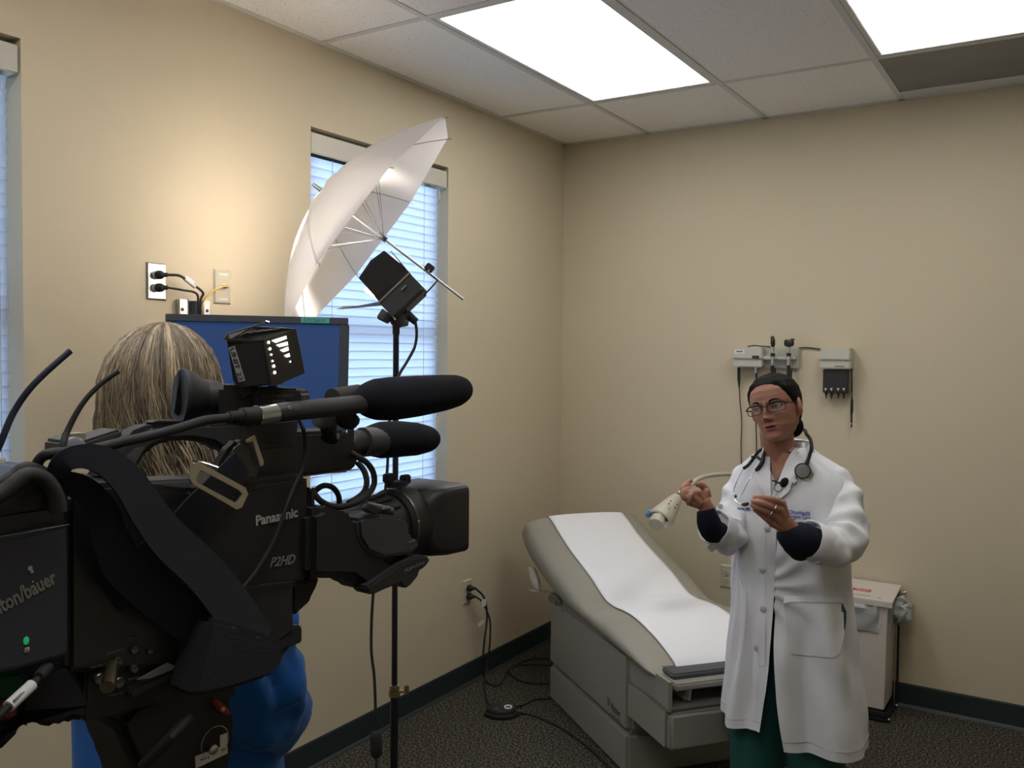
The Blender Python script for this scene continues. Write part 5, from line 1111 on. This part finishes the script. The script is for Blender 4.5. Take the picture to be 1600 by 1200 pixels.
for p, q in ((P(1213, 790.5, 2.484), P(1209, 797, 2.487)), (P(1207, 799, 2.485), P(1202, 806, 2.49))):
    b = B(); m_ = (p+q)/2+FW*.011; d = (q-p).normalized(); e = d.cross(FW).normalized()
    b.tube([m_+d*(.0118*math.cos(a))-FW*(.0125*math.sin(a)) for a in [i*2*PI/20 for i in range(21)]], .0013, 6); b.ell(m_-FW*.0135, (.003, .003, .002), None, 8, 6); b.out('finger_ring', M_chrome, doc, True)

# ---- head
HY, HR, HPp = math.radians(40), math.radians(14), math.radians(-1)     # turned to her right, tilted, chin slightly up
hf = (-vR*math.sin(HY)-vF*math.cos(HY)); hl = (vR*math.cos(HY)-vF*math.sin(HY)); hu = Zn.copy()
Rr = Matrix.Rotation(HPp, 3, hl) @ Matrix.Rotation(HR, 3, hf)
hf, hl, hu = (Rr @ hf).normalized(), (Rr @ hl).normalized(), (Rr @ hu).normalized()
HH = .213
HC_ = P(1213, 637, 2.80)
def H(x, y, z): return HC_+(hl*x+hf*y+hu*(z-.5))*HH       # z 0 chin .. 1 crown
def interp(tab, z):
    for a, c in zip(tab, tab[1:]):
        if z <= c[0]: t_ = (z-a[0])/(c[0]-a[0]); t_ = t_*t_*(3-2*t_)*.5+t_*.5; return a[1]*(1-t_)+c[1]*t_
    return tab[-1][1]
WT = [(0, .0), (.01, .06), (.03, .115), (.08, .175), (.15, .225), (.25, .272), (.38, .305), (.5, .325), (.62, .335), (.74, .325), (.84, .285), (.92, .215), (.97, .13), (1, .0)]
FT = [(0, .16), (.01, .25), (.03, .305), (.07, .335), (.12, .325), (.17, .340), (.23, .352), (.30, .355), (.38, .358), (.46, .355), (.52, .352), (.58, .375), (.66, .382), (.75, .365), (.84, .315), (.92, .23), (.97, .14), (1, 0)]
BT = [(0, -.10), (.01, -.05), (.03, .0), (.08, .06), (.15, .16), (.25, .28), (.38, .37), (.5, .42), (.62, .44), (.74, .42), (.84, .36), (.92, .27), (.97, .16), (1, 0)]
def ga(x, s): return math.exp(-(x/s)**2)
def headpt(a, z, ex=0):
    """a azimuth from the nose (+ her left), z height. ex: extra offset."""
    w_, f_, b_ = interp(WT, z), interp(FT, z), interp(BT, z)
    s_, c_ = math.sin(a), math.cos(a)
    x = w_*math.copysign(abs(s_)**.92, s_); y = (f_ if c_ > 0 else b_)*math.copysign(abs(c_)**(.80 if c_ > 0 else 1), c_)
    if c_ > 0 and ex == 0:
        d = 0
        d += .055*ga(x, .030)*ga(z-.50, .07) + .095*ga(x, .036)*ga(z-.42, .06) + .105*ga(x, .046)*ga(z-.355, .035)      # nose
        d += .055*ga(abs(x)-.050, .026)*ga(z-.345, .026) - .02*ga(x, .06)*ga(z-.295, .016)
        d -= .050*ga(abs(x)-.150, .075)*ga(z-.505, .042)                                   # sockets
        d += .022*ga(abs(x)-.13, .10)*ga(z-.585, .03)                                      # brow
        d += .020*ga(abs(x)-.20, .07)*ga(z-.40, .06)                                       # cheeks
        mw = .085
        d += .034*ga(x, mw)*ga(z-.243, .017) + .038*ga(x, mw*.85)*ga(z-.195, .019) - .030*ga(x, mw*.8)*ga(z-.219, .0075)
        d -= .015*ga(x, .10)*ga(z-.155, .02); d += .018*ga(x, .07)*ga(z-.08, .05)
        d -= .008*ga(abs(x)-.115, .03)*ga(z-.26, .05)
        y += d
    return x, y
NZH, NAH = 132, 150
b = B(); bm = b.bm; g = []; cols = []
for j in range(1, NZH):
    z = j/NZH; z = .5-.5*math.cos(PI*z)*1.0 if 0 else z
    r = []
    for k in range(NAH):
        # denser azimuths at the face
        t_ = k/NAH*2*PI; a = t_-.45*math.sin(t_)
        x, y = headpt(a, z); r.append(bm.verts.new(H(x, y, z)))
    g.append(r)
for p, q in zip(g, g[1:]):
    for k in range(NAH): bm.faces.new((p[k], p[(k+1) % NAH], q[(k+1) % NAH], q[k]))
bot = bm.verts.new(H(0, .12, -.002)); top = bm.verts.new(H(0, 0, 1.0))
for k in range(NAH): bm.faces.new((bot, g[0][(k+1) % NAH], g[0][k])); bm.faces.new((top, g[-1][k], g[-1][(k+1) % NAH]))
for s in (-1, 1):   # ears joined to the head mesh
    b.ell(H(.335*s, -.03, .46), (.022, .010, .030), ((hf*.9+hl*.25*s).normalized(), hl, hu), 16, 12)
    b.ell(H(.330*s, -.015, .375), (.010, .008, .012), (hf, hl, hu), 10, 8)
head = b.out('head', M_skin, doc, True)
head.data.polygons.foreach_set('use_smooth', [True]*len(head.data.polygons))
hm = head.data; M_lip = mat('lips', (.26, .085, .075), .38); M_mouth = mat('mouth_dark', (.03, .008, .008), .5)
hm.materials.append(M_lip); hm.materials.append(M_mouth)
for p in hm.polygons:
    c = p.center+WL[head.name]-HC_; x, y, z = c.dot(hl)/HH, c.dot(hf)/HH, c.dot(hu)/HH+.5
    if y > .2:
        e = 1-(x/.098)**2
        if e > 0:
            e = e**.6
            if .219-.044*e < z < .219+.040*e*(1-.25*ga(x, .02)): p.material_index = 1
            if abs(z-.219) < .0065*e: p.material_index = 2
# neck under the chin is part of body; eyes
for s in (-1, 1):
    ex_ = .148*s; c = H(ex_, .290, .502)
    b = B(); b.ell(c, (.0118, .0118, .0118), (hl, hf, hu), 20, 14); ey = b.out('eye', mat('eye_white', (.42, .38, .36), .25), doc, True)
    look = (hf*.96-vR*.20+hu*.02).normalized()
    b = B(); b.lathe(c+look*.0103, look, [(-.001, .0058), (.0012, .0045), (.0018, .002)], 16); ir = b.out('iris', mat('dark_iris', (.015, .008, .006), .1, coat=1), ey, True)
    # eyelids
    b = B(); up = []; 
    for k in range(13):
        u = -1+2*k/12; x = ex_+.064*u; z = .502+.026*(1-u*u)**.8-.004*u*s; y = .283+.0585*math.sqrt(max(.02, 1-(u*.75)**2))-.004
        up.append(H(x, y, z))
    b.tube(up, [.0012+.0014*math.sin(PI*k/12) for k in range(13)], 8); b.out('upper_eyelid', M_skin, doc, True)
    b = B(); b.tube([p-hu*.0012+hf*.001 for p in up[1:-1]], .0008, 6); b.out('lashes', M_hair, doc)
    b = B(); b.tube([H(ex_+.058*u, .283+.054*math.sqrt(1-(u*.75)**2)-.004, .502-.024*(1-u*u)**.8) for u in [-1+2*k/10 for k in range(11)]], .0011, 8); b.out('lower_eyelid', M_skin, doc, True)
    pts = [H(x, headpt(math.asin(max(-1, min(1, x/.335))), z)[1]+.012, z) for x, z in [(s*(.075+.15*k/8), .578+.030*math.sin(PI*(k/8)**.8*.85)) for k in range(9)]]
    b = B(); b.tube(pts, [.0022, .0030, .0030, .0028, .0026, .0022, .0018, .0013, .0007], 8, 2, flat=(hf, .5)); b.out('eyebrow', M_hair, doc, True)
    b = B(); b.ell(H(.352*s, .0, .365), (.0035, .0035, .0035)); b.out('pearl_earring', mat('pearl', (.6, .55, .48), .2), doc, True)
    b = B(); b.ell(H(.030*s, .452, .338), (.0022, .003, .0015), (hl, hf, hu), 8, 6); b.out('nostril', M_mouth, doc)
# hair, pulled back
def hairline(a):
    a = abs((a+PI) % (2*PI)-PI); 
    return interp([(0, .845), (.35, .835), (.7, .79), (.95, .70), (1.15, .60), (1.35, .50), (1.55, .475), (1.75, .50), (1.95, .36), (2.2, .20), (2.6, .13), (3.2, .11)], a)
b = B(); bm = b.bm; g = []
NHA, NHZ = 160, 90
for j in range(NHZ+1):
    z = .04+.985*j/NHZ; r = []
    for k in range(NHA):
        a = 2*PI*k/NHA; zl_ = hairline(a); m_ = max(-.6, min(1, (z-zl_)/.07)); zc = min(z, .999)
        x, y = headpt(a, zc, 1); off = 1+.085*m_+.006*math.sin(a*37+z*20)*max(m_, 0)
        zz = .5+(zc-.5)*(1+.06*max(m_, 0)); r.append(bm.verts.new(H(x*off, y*off-.012*max(m_, 0), zz)))
    g.append(r)
for p, q in zip(g, g[1:]):
    for k in range(NHA): bm.faces.new((p[k], p[(k+1) % NHA], q[(k+1) % NHA], q[k]))
tp_ = bm.verts.new(H(0, -.01, 1.035))
for k in range(NHA): bm.faces.new((tp_, g[-1][k], g[-1][(k+1) % NHA]))
b.ell(H(.03, -.38, .20), (.034, .028, .036), (hl, hf, hu), 20, 14)
hr = b.out('hair', M_hair, doc, True); hr.data.polygons.foreach_set('use_smooth', [True]*len(hr.data.polygons))
# glasses
t = thing('eyeglasses', 'dark thin-rimmed rectangular eyeglasses on the face of the person in the white coat', 'glasses', H(0, .42, .5))
M_fr = mat('dark_frame_metal', (.02, .015, .02), .3, .5)
for s in (-1, 1):
    cx, w_, h_ = .168*s, .128, .066; pts = []
    for k in range(28):
        a = 2*PI*k/28; c_, s_ = math.cos(a), math.sin(a)
        pts.append(H(cx+w_*math.copysign(abs(c_)**.55, c_), .415-.20*(cx+w_*c_)**2*3.2, .492+h_*math.copysign(abs(s_)**.65, s_)))
    b = B(); b.tube(pts+pts[:1], .0014, 6); rm = b.out('rim', M_fr, t, True)
    b = B(); b.tube([p+hu*.0004 for p in pts[1:14]], .0023, 6); b.out('brow_bar', M_fr, t, True)
    b = B(); b.prism([p-hf*.0003 for p in pts], -hf*.0008); b.out('spectacle_lens', mat('clear_lens', (.5, .5, .55), .05, spec=.3, alpha=.05), rm)
    b = B(); b.tube([H(.295*s, .355, .520), H(.325*s, .33, .520), H(.352*s, .15, .515), H(.362*s, -.02, .505), H(.352*s, -.10, .46)], [.0022, .0024, .0018, .0016, .0014], 8, 4, flat=(hl, .5)); b.out('temple', M_fr, t, True)
b = B(); b.tube([H(-.042, .408, .510), H(-.02, .432, .520), H(.02, .432, .520), H(.042, .408, .510)], .0013, 6, 3); b.out('bridge', M_fr, t, True)

# ---- what lies on the coat, placed on its real surface
ct = bvh([coat] + [o for o in doc.children if o.name.startswith('coat_sleeve')])
cb = bvh([coat])
def scrub_pt(z, a):
    _, w_, d_, cl, cf, _o = lerp_row(z); return D(cl+(w_-.012)*math.sin(a), cf+(d_-.010)*math.cos(a), z)
b = B(); b.loft([[scrub_pt(.86+.415*j/24, 2*PI*k/60) for k in range(60)] for j in range(25)], cap=False); scr = b.out('scrub_top', M_scrub, doc, True)
sbv = bvh([scr]); cb2 = bvh([coat, scr])
patch(sbv, [(1204, 699, 1246, 699), (1205, 722, 1243, 716), (1207, 745, 1234, 735), (1208, 760, 1217, 755)], .004, .004, M_skin, 'neckline_skin', doc, 6, 3)
patch(sbv, [(1238, 706, 1244, 704), (1230, 724, 1238, 723), (1220, 742, 1227, 744), (1210, 757, 1215, 760)], .008, .003, mat('teal_binding', (.02, .13, .12), .8), 'neckline_binding', doc, 3, 3)
patch(cb2, [(1196, 696, 1204, 697), (1193, 706, 1205, 712), (1184, 728, 1205, 730), (1179, 745, 1205, 750), (1190, 764, 1206, 768), (1204, 782, 1206, 784)], .013, .003, M_coat2, 'lapel', doc, 6, 4)
patch(cb2, [(1246, 692, 1264, 691), (1240, 702, 1265, 702), (1230, 720, 1258, 722), (1222, 742, 1238, 756), (1214, 760, 1234, 768), (1207, 778, 1218, 780), (1206, 785, 1208, 785)], .014, .003, M_coat2, 'lapel', doc, 6, 4)
patch(cb2, [(1236, 746, 1240, 744), (1237, 752, 1247, 752), (1240, 756, 1241, 757)], .016, .003, M_coat2, 'lapel_notch', doc, 3, 3)
# collar standing at the back of the neck
nb = [D(.070*math.sin(a)-.016, .008+.066*math.cos(a), 1.282) for a in [PI*.30+i*(2*PI-PI*.6)/24 for i in range(25)]]
b = B(); b.loft([[p, p+Zn*.020-(p-D(-.016, .008, 1.282))*.04, p+Zn*.024+(p-D(-.016, .008, 1.282))*.06, p+(p-D(-.016, .008, 1.282))*.24-Zn*.022] for p in nb], closed=False, cap=False); cl = b.out('collar', M_coat2, doc, True); md = cl.modifiers.new('s', 'SOLIDIFY'); md.thickness = .003
# front edge, hem stitching, pockets, buttons
patch(cb, [(1187, 800, 1196, 800), (1186, 900, 1196, 900), (1185, 1000, 1196, 1000), (1186, 1040, 1196, 1040)], .003, .002, M_coat2, 'front_placket', doc, 2, 10)
patch(cb, [(1226, 934, 1316, 933), (1226, 950, 1317, 952), (1229, 985, 1318, 990), (1232, 1014, 1312, 1020), (1238, 1022, 1300, 1028)], .004, .003, M_coat2, 'pocket', doc, 12, 5)
patch(cb, [(1156, 905, 1166, 925), (1160, 950, 1168, 950), (1162, 1000, 1164, 1000)], .004, .003, M_coat2, 'pocket', doc, 4, 4)
patch(cb, [(1314, 944, 1315.5, 943), (1314, 955, 1321, 955), (1315, 968, 1321, 968), (1318, 984, 1319, 984)], .006, .001, M_scrub, 'pocket_slit', doc, 3, 3)
patch(cb, [(1226, 932, 1316, 931), (1226, 941, 1316, 941)], .008, .002, M_coat2, 'pocket_hem', doc, 12, 2)
b = B(); bt_h = [coat_pt(.405+.028*max(0, 1)*math.exp(-((2*PI-.12-a)/.35)**2)-.010*math.sin(a), a)+(coat_pt(.405, a)-D(0, 0, .405)).normalized()*.0012 for a in [.13+(2*PI-.26)*k/120 for k in range(121)]]; b.tube(bt_h, .0011, 5); b.out('hem_stitching', mat('stitch_grey', (.45, .45, .47), .8), doc)
M_btn = mat('coat_button', (.50, .50, .50), .3)
for x, y in ((1199, 826), (1191, 890), (1193, 952), (1184, 1013)):
    p = hit(cb, x, y, .005); n = (CP-p).normalized()*.5+DF*.5; n.normalize(); b = B(); b.lathe(p-n*.001, n, [(0, .0095), (.0022, .0098), (.003, .0085), (.0024, .006)], 20); bt_ = b.out('button', M_btn, doc, True)
    b = B(); u_, v_ = perp(n)
    for s in (-1, 1): b.ell(p+n*.0022+u_*.002*s, (.0009, .0009, .0009), None, 6, 5)
    b.out('button_hole', M_dprint, bt_)
b = B(); p = hit(ct, 1127, 792, .006); b.lathe(p, (-FW+RT*-.3).normalized(), [(0, .009), (.002, .009), (.003, .007)], 18); b.out('button', M_btn, doc, True)
# embroidery
M_emb = mat('blue_embroidery', (.02, .08, .36), .8)
def emb(s, x, y, x2, y2, h, name='chest_lettering', tree=cb, off=.006):
    o = hit(tree, x, y, off); e = hit(tree, x2, y2, off); m_ = hit(tree, (x+x2)/2, (y+y2)/2, off); xd = (e-o)
    k = max(0, (CP-m_).length*0); return text(name, s, M_emb, o-FW*.004, xd, UP, h, doc, wfit=xd.length, th=.0006, bold=.02)
emb('OhioHealth', 1233, 802.5, 1265, 805, .0125); emb('Urgent Care', 1233, 809.5, 1265, 811.5, .0125); emb('nartin, MD', 1153, 796, 1173, 797.5, .0095)
b = B()
c = hit(cb, 1228, 800, .008)-FW*.003
for k in range(5):
    a = k*2*PI/5+.3; b.tube([c+RT*.009*math.cos(a)+UP*.012*math.sin(a), c+RT*.004*math.cos(a+.9)+UP*.005*math.sin(a+.9)], .0024, 6)
b.out('chest_emblem', mat('light_blue_embroidery', (.05, .22, .55), .8), doc)

# ---- stethoscope and microphone
t = thing('stethoscope', 'black and steel stethoscope around the neck of the person in the white coat', 'stethoscope', hit(cb, 1210, 700))
S = lambda x, y, o=.016: hit(cb2, x, y, o)
b = B(); pts = [S(1199, 694, .026), S(1193, 705, .02), S(1185, 718), S(1175, 727), S(1166, 733)]; b.tube([P(1203, 686, 2.86), S(1198, 696, .02), S(1190, 705), S(1181, 716), S(1172, 728), S(1165, 734)], [.0055]*6, 10, 5); b.out('ear_tube_sleeve', M_rub, t, True)
b = B(); b.tube([P(1205, 688, 2.85), S(1201, 698, .02), S(1198, 708), S(1193, 722), S(1187, 733), S(1183, 737)], [.0060, .0060, .0060, .0065, .0070, .0050], 10, 5); b.out('ear_tube_sleeve', M_rub, t, True)
b = B(); b.tube([S(1178, 716), S(1184, 714.5, .018), S(1190, 718), S(1193, 722)], .0045, 8, 4); b.out('spring_bridge', M_rub, t, True)
b = B(); b.tube([S(1165, 734), S(1157, 750), S(1150, 770, .018), S(1151, 778, .02), S(1156, 785, .022), S(1163, 788, .024)], .0022, 8, 5); b.out('ear_tube', M_chrome, t, True)
b = B(); b.tube([S(1183, 737), S(1172, 755), S(1160, 775, .014), S(1154, 781, .014), S(1152, 776, .012)], .0020, 8, 5); b.out('ear_tube', M_chrome, t, True)
b = B(); b.tube([S(1163, 788, .024), S(1168, 788, .025), S(1173, 786.5, .026)], [.003, .0062, .0052], 12, 3); b.out('ear_tip', M_rub, t, True)
b = B(); b.ell(S(1152.5, 776, .012), (.004, .004, .006)); b.out('ear_tip', M_rub, t, True)
back = [P(1257, 672, 2.90), P(1240, 666, 2.95), P(1218, 668, 2.97), P(1202, 678, 2.93)]
b = B(); b.tube([S(1258, 735), S(1262, 716, .022), P(1268, 699, 2.735), P(1266, 686, 2.765), P(1260, 678, 2.83)]+back+[P(1203, 686, 2.86)], .0056, 10, 5); b.out('main_tube', M_rub, t, True)
cp = S(1255, 738, .020); nn = (-FW*.8-RT*.25+UP*.1).normalized()
b = B(); b.lathe(cp-nn*.008, nn, [(0, .016), (.004, .0235), (.012, .0245), (.014, .0235)], 28); b.out('chestpiece', M_rub, t, True)
b = B(); b.lathe(cp+nn*.0062, nn, [(0, .0205), (.0008, .0205), (.0012, .015), (.0010, .006)], 28); b.out('diaphragm', mat('brushed_disc', (.30, .30, .30), .35, .7), t, True)
b = B(); b.lathe(S(1262, 743, .014), nn, [(-.004, .014), (.004, .0175), (.006, .016)], 20); b.out('bell', M_chrome, t, True)
t = thing('lapel_microphone', 'small black clip microphone on the lapel below the stethoscope disc', 'microphone', hit(cb, 1226, 757))
c = S(1227, 756, .026)
b = B(); b.ell(c, (.0125, .0125, .0155), (RT, FW, (UP+RT*.3).normalized()), 18, 12); b.out('foam_cap', M_foam, t, True)
b = B(); b.tube([S(1218+7*math.cos(a)*.9, 763+6*math.sin(a), .022) for a in [i*2*PI/16 for i in range(17)]], .0014, 8); b.out('cable_loop', M_rub, t, True)
b = B(); b.tube([S(1208, 752, .016), S(1214, 754, .02), S(1222, 757, .024)], .0022, 8, 3); b.out('clip_bar', M_rub, t, True)

# ================================================================== CAMERA OPERATOR
OD = 1.52
oc = P(262, 620, OD); OB = V((oc.x, oc.y, 0)); OF = (HD*.75+vF*.45).normalized(); OL = Zn.cross(OF).normalized()    # facing away from us, towards the set
op = thing('person', 'person with long grey-blond hair in bright blue jacket behind the video camera, seen from behind', 'person', OB)
def Q(l, f, z): return OB+OL*l+OF*f+Zn*z
M_skin2 = mat('fair_skin', (.42, .22, .15), .5, var=.1, vscale=30)
ztop = P(262, 512, OD).z; oh = .225; zc_ = ztop-oh
def H2(x, y, z): return OB+OL*(x*oh)+OF*(y*oh+.0)+Zn*(zc_+z*oh)
b = B(); bm = b.bm; g = []
for j in range(1, 70):
    z = j/70; r = []
    for k in range(80):
        t_ = k/80*2*PI; a = t_-.4*math.sin(t_); x, y = headpt(a, z); r.append(bm.verts.new(H2(x, y, z)))
    g.append(r)
for p, q in zip(g, g[1:]):
    for k in range(80): bm.faces.new((p[k], p[(k+1) % 80], q[(k+1) % 80], q[k]))
bm.faces.new(g[0][::-1]); bm.faces.new(g[-1])
for s in (-1, 1): b.ell(H2(.335*s, -.03, .46), (.022, .010, .030), (OF, OL, Zn), 14, 10)
h2 = b.out('head', M_skin2, op, True); h2.data.polygons.foreach_set('use_smooth', [True]*len(h2.data.polygons))
for s in (-1, 1):
    b = B(); b.ell(H2(.148*s, .283, .502), (.0118,)*3, None, 14, 10); b.out('eye', mat('eye_white', (.42, .38, .36), .25), op, True)
zs = zc_-.09
b = B(); b.tube([Q(0, .0, zc_+.03), Q(0, -.01, zs)], [.055, .062], 18)
for s in (-1, 1):
    b.tube([Q(.07*s-.03, 0, .86), Q(.075*s-.03, .0, .48), Q(.08*s-.03, -.02, .09)], [.075, .062, .042], 14, 3); b.tube([Q(.08*s-.03, -.05, .04), Q(.085*s-.03, .12, .03)], [.035, .03], 12)
b.tube([Q(-.03, 0, .84), Q(-.02, 0, 1.05), Q(0, 0, zs-.08), Q(0, -.01, zs)], [.13, .12, .13, .09], 18, 3, flat=(OF, .75)); b.remesh('body', M_skin2, op, .010, 3)
b = B()
for s in (-1, 1): b.tube([Q(.065*s-.03, 0, .90), Q(.075*s-.03, .0, .5), Q(.08*s-.03, -.01, .08)], [.095, .085, .078], 16, 4)
b.remesh('trousers', mat('dark_trousers', (.02, .02, .03), .8), op, .012, 3, crease(1, .01))
for s in (-1, 1):
    b = B(); b.tube([Q(.08*s-.03, -.07, .045), Q(.083*s-.03, .05, .045), Q(.085*s-.03, .16, .03)], [.04, .045, .03], 12, 3, flat=(Zn, .85)); b.out('shoe', M_black, op, True)
M_blue = mat('bright_blue_fleece', (.010, .11, .42), .9, bump=.3, bscale=500, sheen=.15, spec=.2)
b = B(); zt_ = zs+.01
b.loft([[Q(-.03+l_*math.copysign(abs(math.cos(a))**.8, math.cos(a)), f_*math.copysign(abs(math.sin(a))**.8, math.sin(a)), z) for a in [2*PI*k/48 for k in range(48)]] for z, l_, f_ in ((.80, .175, .155), (.86, .175, .15), (.95, .172, .145), (1.08, .168, .14), (1.2, .17, .13), (zt_-.08, .175, .115), (zt_-.03, .14, .10), (zt_+.02, .07, .07))])
RW2, LW2 = P(325, 965, 1.34), P(270, 950, 1.34)
sleeve(b, [Q(-.15, 0, zt_-.07), Q(-.18, -.01, 1.14), P(430, 1115, 1.46), RW2-(RW2-P(430, 1115, 1.46)).normalized()*.05], [.065, .062, .055, .042], 5, .018, 28, 8)
sleeve(b, [Q(.15, 0, zt_-.07), Q(.16, .04, 1.13), Q(.12, .10, 1.02), LW2-(LW2-Q(.12, .10, 1.02)).normalized()*.05], [.065, .06, .055, .042], 9, .014, 28, 8)
b.prism([P(x, y, 1.46) for x, y in ((436, 1042), (447, 1085), (465, 1099), (483, 1130), (470, 1152), (468, 1172), (440, 1196), (400, 1210), (400, 1060))], FW*.07, .01)
b.prism([P(x, y, 1.44) for x, y in ((412, 1090), (440, 1085), (463, 1099), (470, 1130), (430, 1200), (418, 1150))], FW*.07, .008)
b.remesh('jacket', M_blue, op, .008, 3, crease(11, .022, 9))
for s, w0 in ((-1, RW2), (1, LW2)):
    b = B(); b.tube([w0-OF*.06, w0, w0+OF*.03], [.028, .025, .027], 14, 2, flat=(Zn, .75)); b.ell(w0+OF*.055, (.042, .045, .017), (OL, OF, Zn))
    for i, (x, L) in enumerate(((-.032, .055), (-.011, .070), (.011, .074), (.032, .066))):
        q0 = w0+OF*.085+OL*x; finger(b, [q0, q0+OF*L*.45-Zn*.012, q0+OF*L*.75-Zn*.034, q0+OF*L*.8-Zn*.052], [.010, .009, .008, .007])
    q0 = w0+OF*.035-OL*.036*s; finger(b, [q0, q0-OL*.022*s+OF*.02-Zn*.012, q0-OL*.026*s+OF*.045-Zn*.03], [.012, .011, .009])
    b.remesh('hand', M_skin2, op, .003, 3)
# long hair: locks laid over a shell
M_bl = bpy.data.materials.new('ash_blond_hair'); M_bl.use_nodes = True; nt = M_bl.node_tree; bs = nt.nodes['Principled BSDF']; bs.inputs['Roughness'].default_value = .45; bs.inputs['Specular IOR Level'].default_value = .35
at = nt.nodes.new('ShaderNodeAttribute'); at.attribute_name = 'tone'; rp = nt.nodes.new('ShaderNodeValToRGB'); e = rp.color_ramp.elements
e[0].color = (.10, .08, .062, 1); e[1].color = (.66, .53, .36, 1); x_ = e.new(.5); x_.color = (.27, .21, .145, 1); nt.links.new(at.outputs['Fac'], rp.inputs[0]); nt.links.new(rp.outputs[0], bs.inputs[0])
def hair_pt(a, t_, k=1.0, jit=0):
    """a azimuth from the face, t_ 0 at the crown .. 1 at the tips."""
    if t_ < .30:
        u = t_/.30; z = 1.04-.52*(1-math.cos(u*PI/2)); r_ = math.sin(u*PI/2)
        return H2(.385*r_*math.sin(a)*k, (.42 if math.cos(a) > 0 else .50)*r_*math.cos(a)*k-.02, z)
    u = (t_-.30)/.70; z = .52-1.22*u
    w_ = .385+.11*u+.02*math.sin(u*9+a*2); d_ = .50-.06*u
    return H2((w_*math.sin(a)+jit*u)*k, (.42 if math.cos(a) > 0 else d_)*math.cos(a)*k-.02+.03*math.sin(u*7+a*3)*u, z)
b = B(); NA2, NT = 120, 50
A0 = .85
b.loft([[hair_pt(A0+(2*PI-2*A0)*k/NA2, j/NT, .97+.025*math.sin(k*1.9+j*.1)+.02*noise.noise(V((k*.4, j*.15, 0)))) for k in range(NA2+1)] for j in range(NT+1)], closed=False, cap=False)
bmh = b.bm; ntone = {}
random.seed(3)
strands = []
for i in range(2200):
    a = A0+random.random()*(2*PI-2*A0); k = 1.0+random.uniform(-.02, .035); j0 = random.uniform(0, .12); j1 = random.uniform(.75, 1.0); ph = random.uniform(0, 6); jit = random.uniform(-.07, .07); wv = random.uniform(.006, .024)
    pts = [hair_pt(a+.10*math.sin(ph+q*.55)*(q/13)**.5+.22*math.sin(a*2)*(q/13), j0+(j1-j0)*q/13, k, jit)+OL*(wv*math.sin(ph+q*1.1)*(q/13)) for q in range(14)]
    strands.append((pts, random.uniform(.0005, .0013), min(1, max(0, .5+.75*noise.noise(V((a*5, 3, 1)))+random.uniform(-.2, .2)))))
vt0 = len(bmh.verts)
tone_vals = []
me0 = bpy.data.meshes.new('hair_tmp'); bmh.to_mesh(me0); n0 = len(me0.vertices)
tone_vals += [.25+.25*noise.noise(v.co*40) for v in me0.vertices]
for pts, r, tn in strands:
    b.tube(pts, [r*.6]+[r]*12+[r*.4], 5); tone_vals += [tn]*(14*5)
hr2 = b.out('hair', M_bl, op, False)
attr = hr2.data.attributes.new('tone', 'FLOAT', 'POINT')
nv = len(hr2.data.vertices); attr.data.foreach_set('value', (tone_vals+[.4]*nv)[:nv]); hr2.data.polygons.foreach_set('use_smooth', [True]*len(hr2.data.polygons))
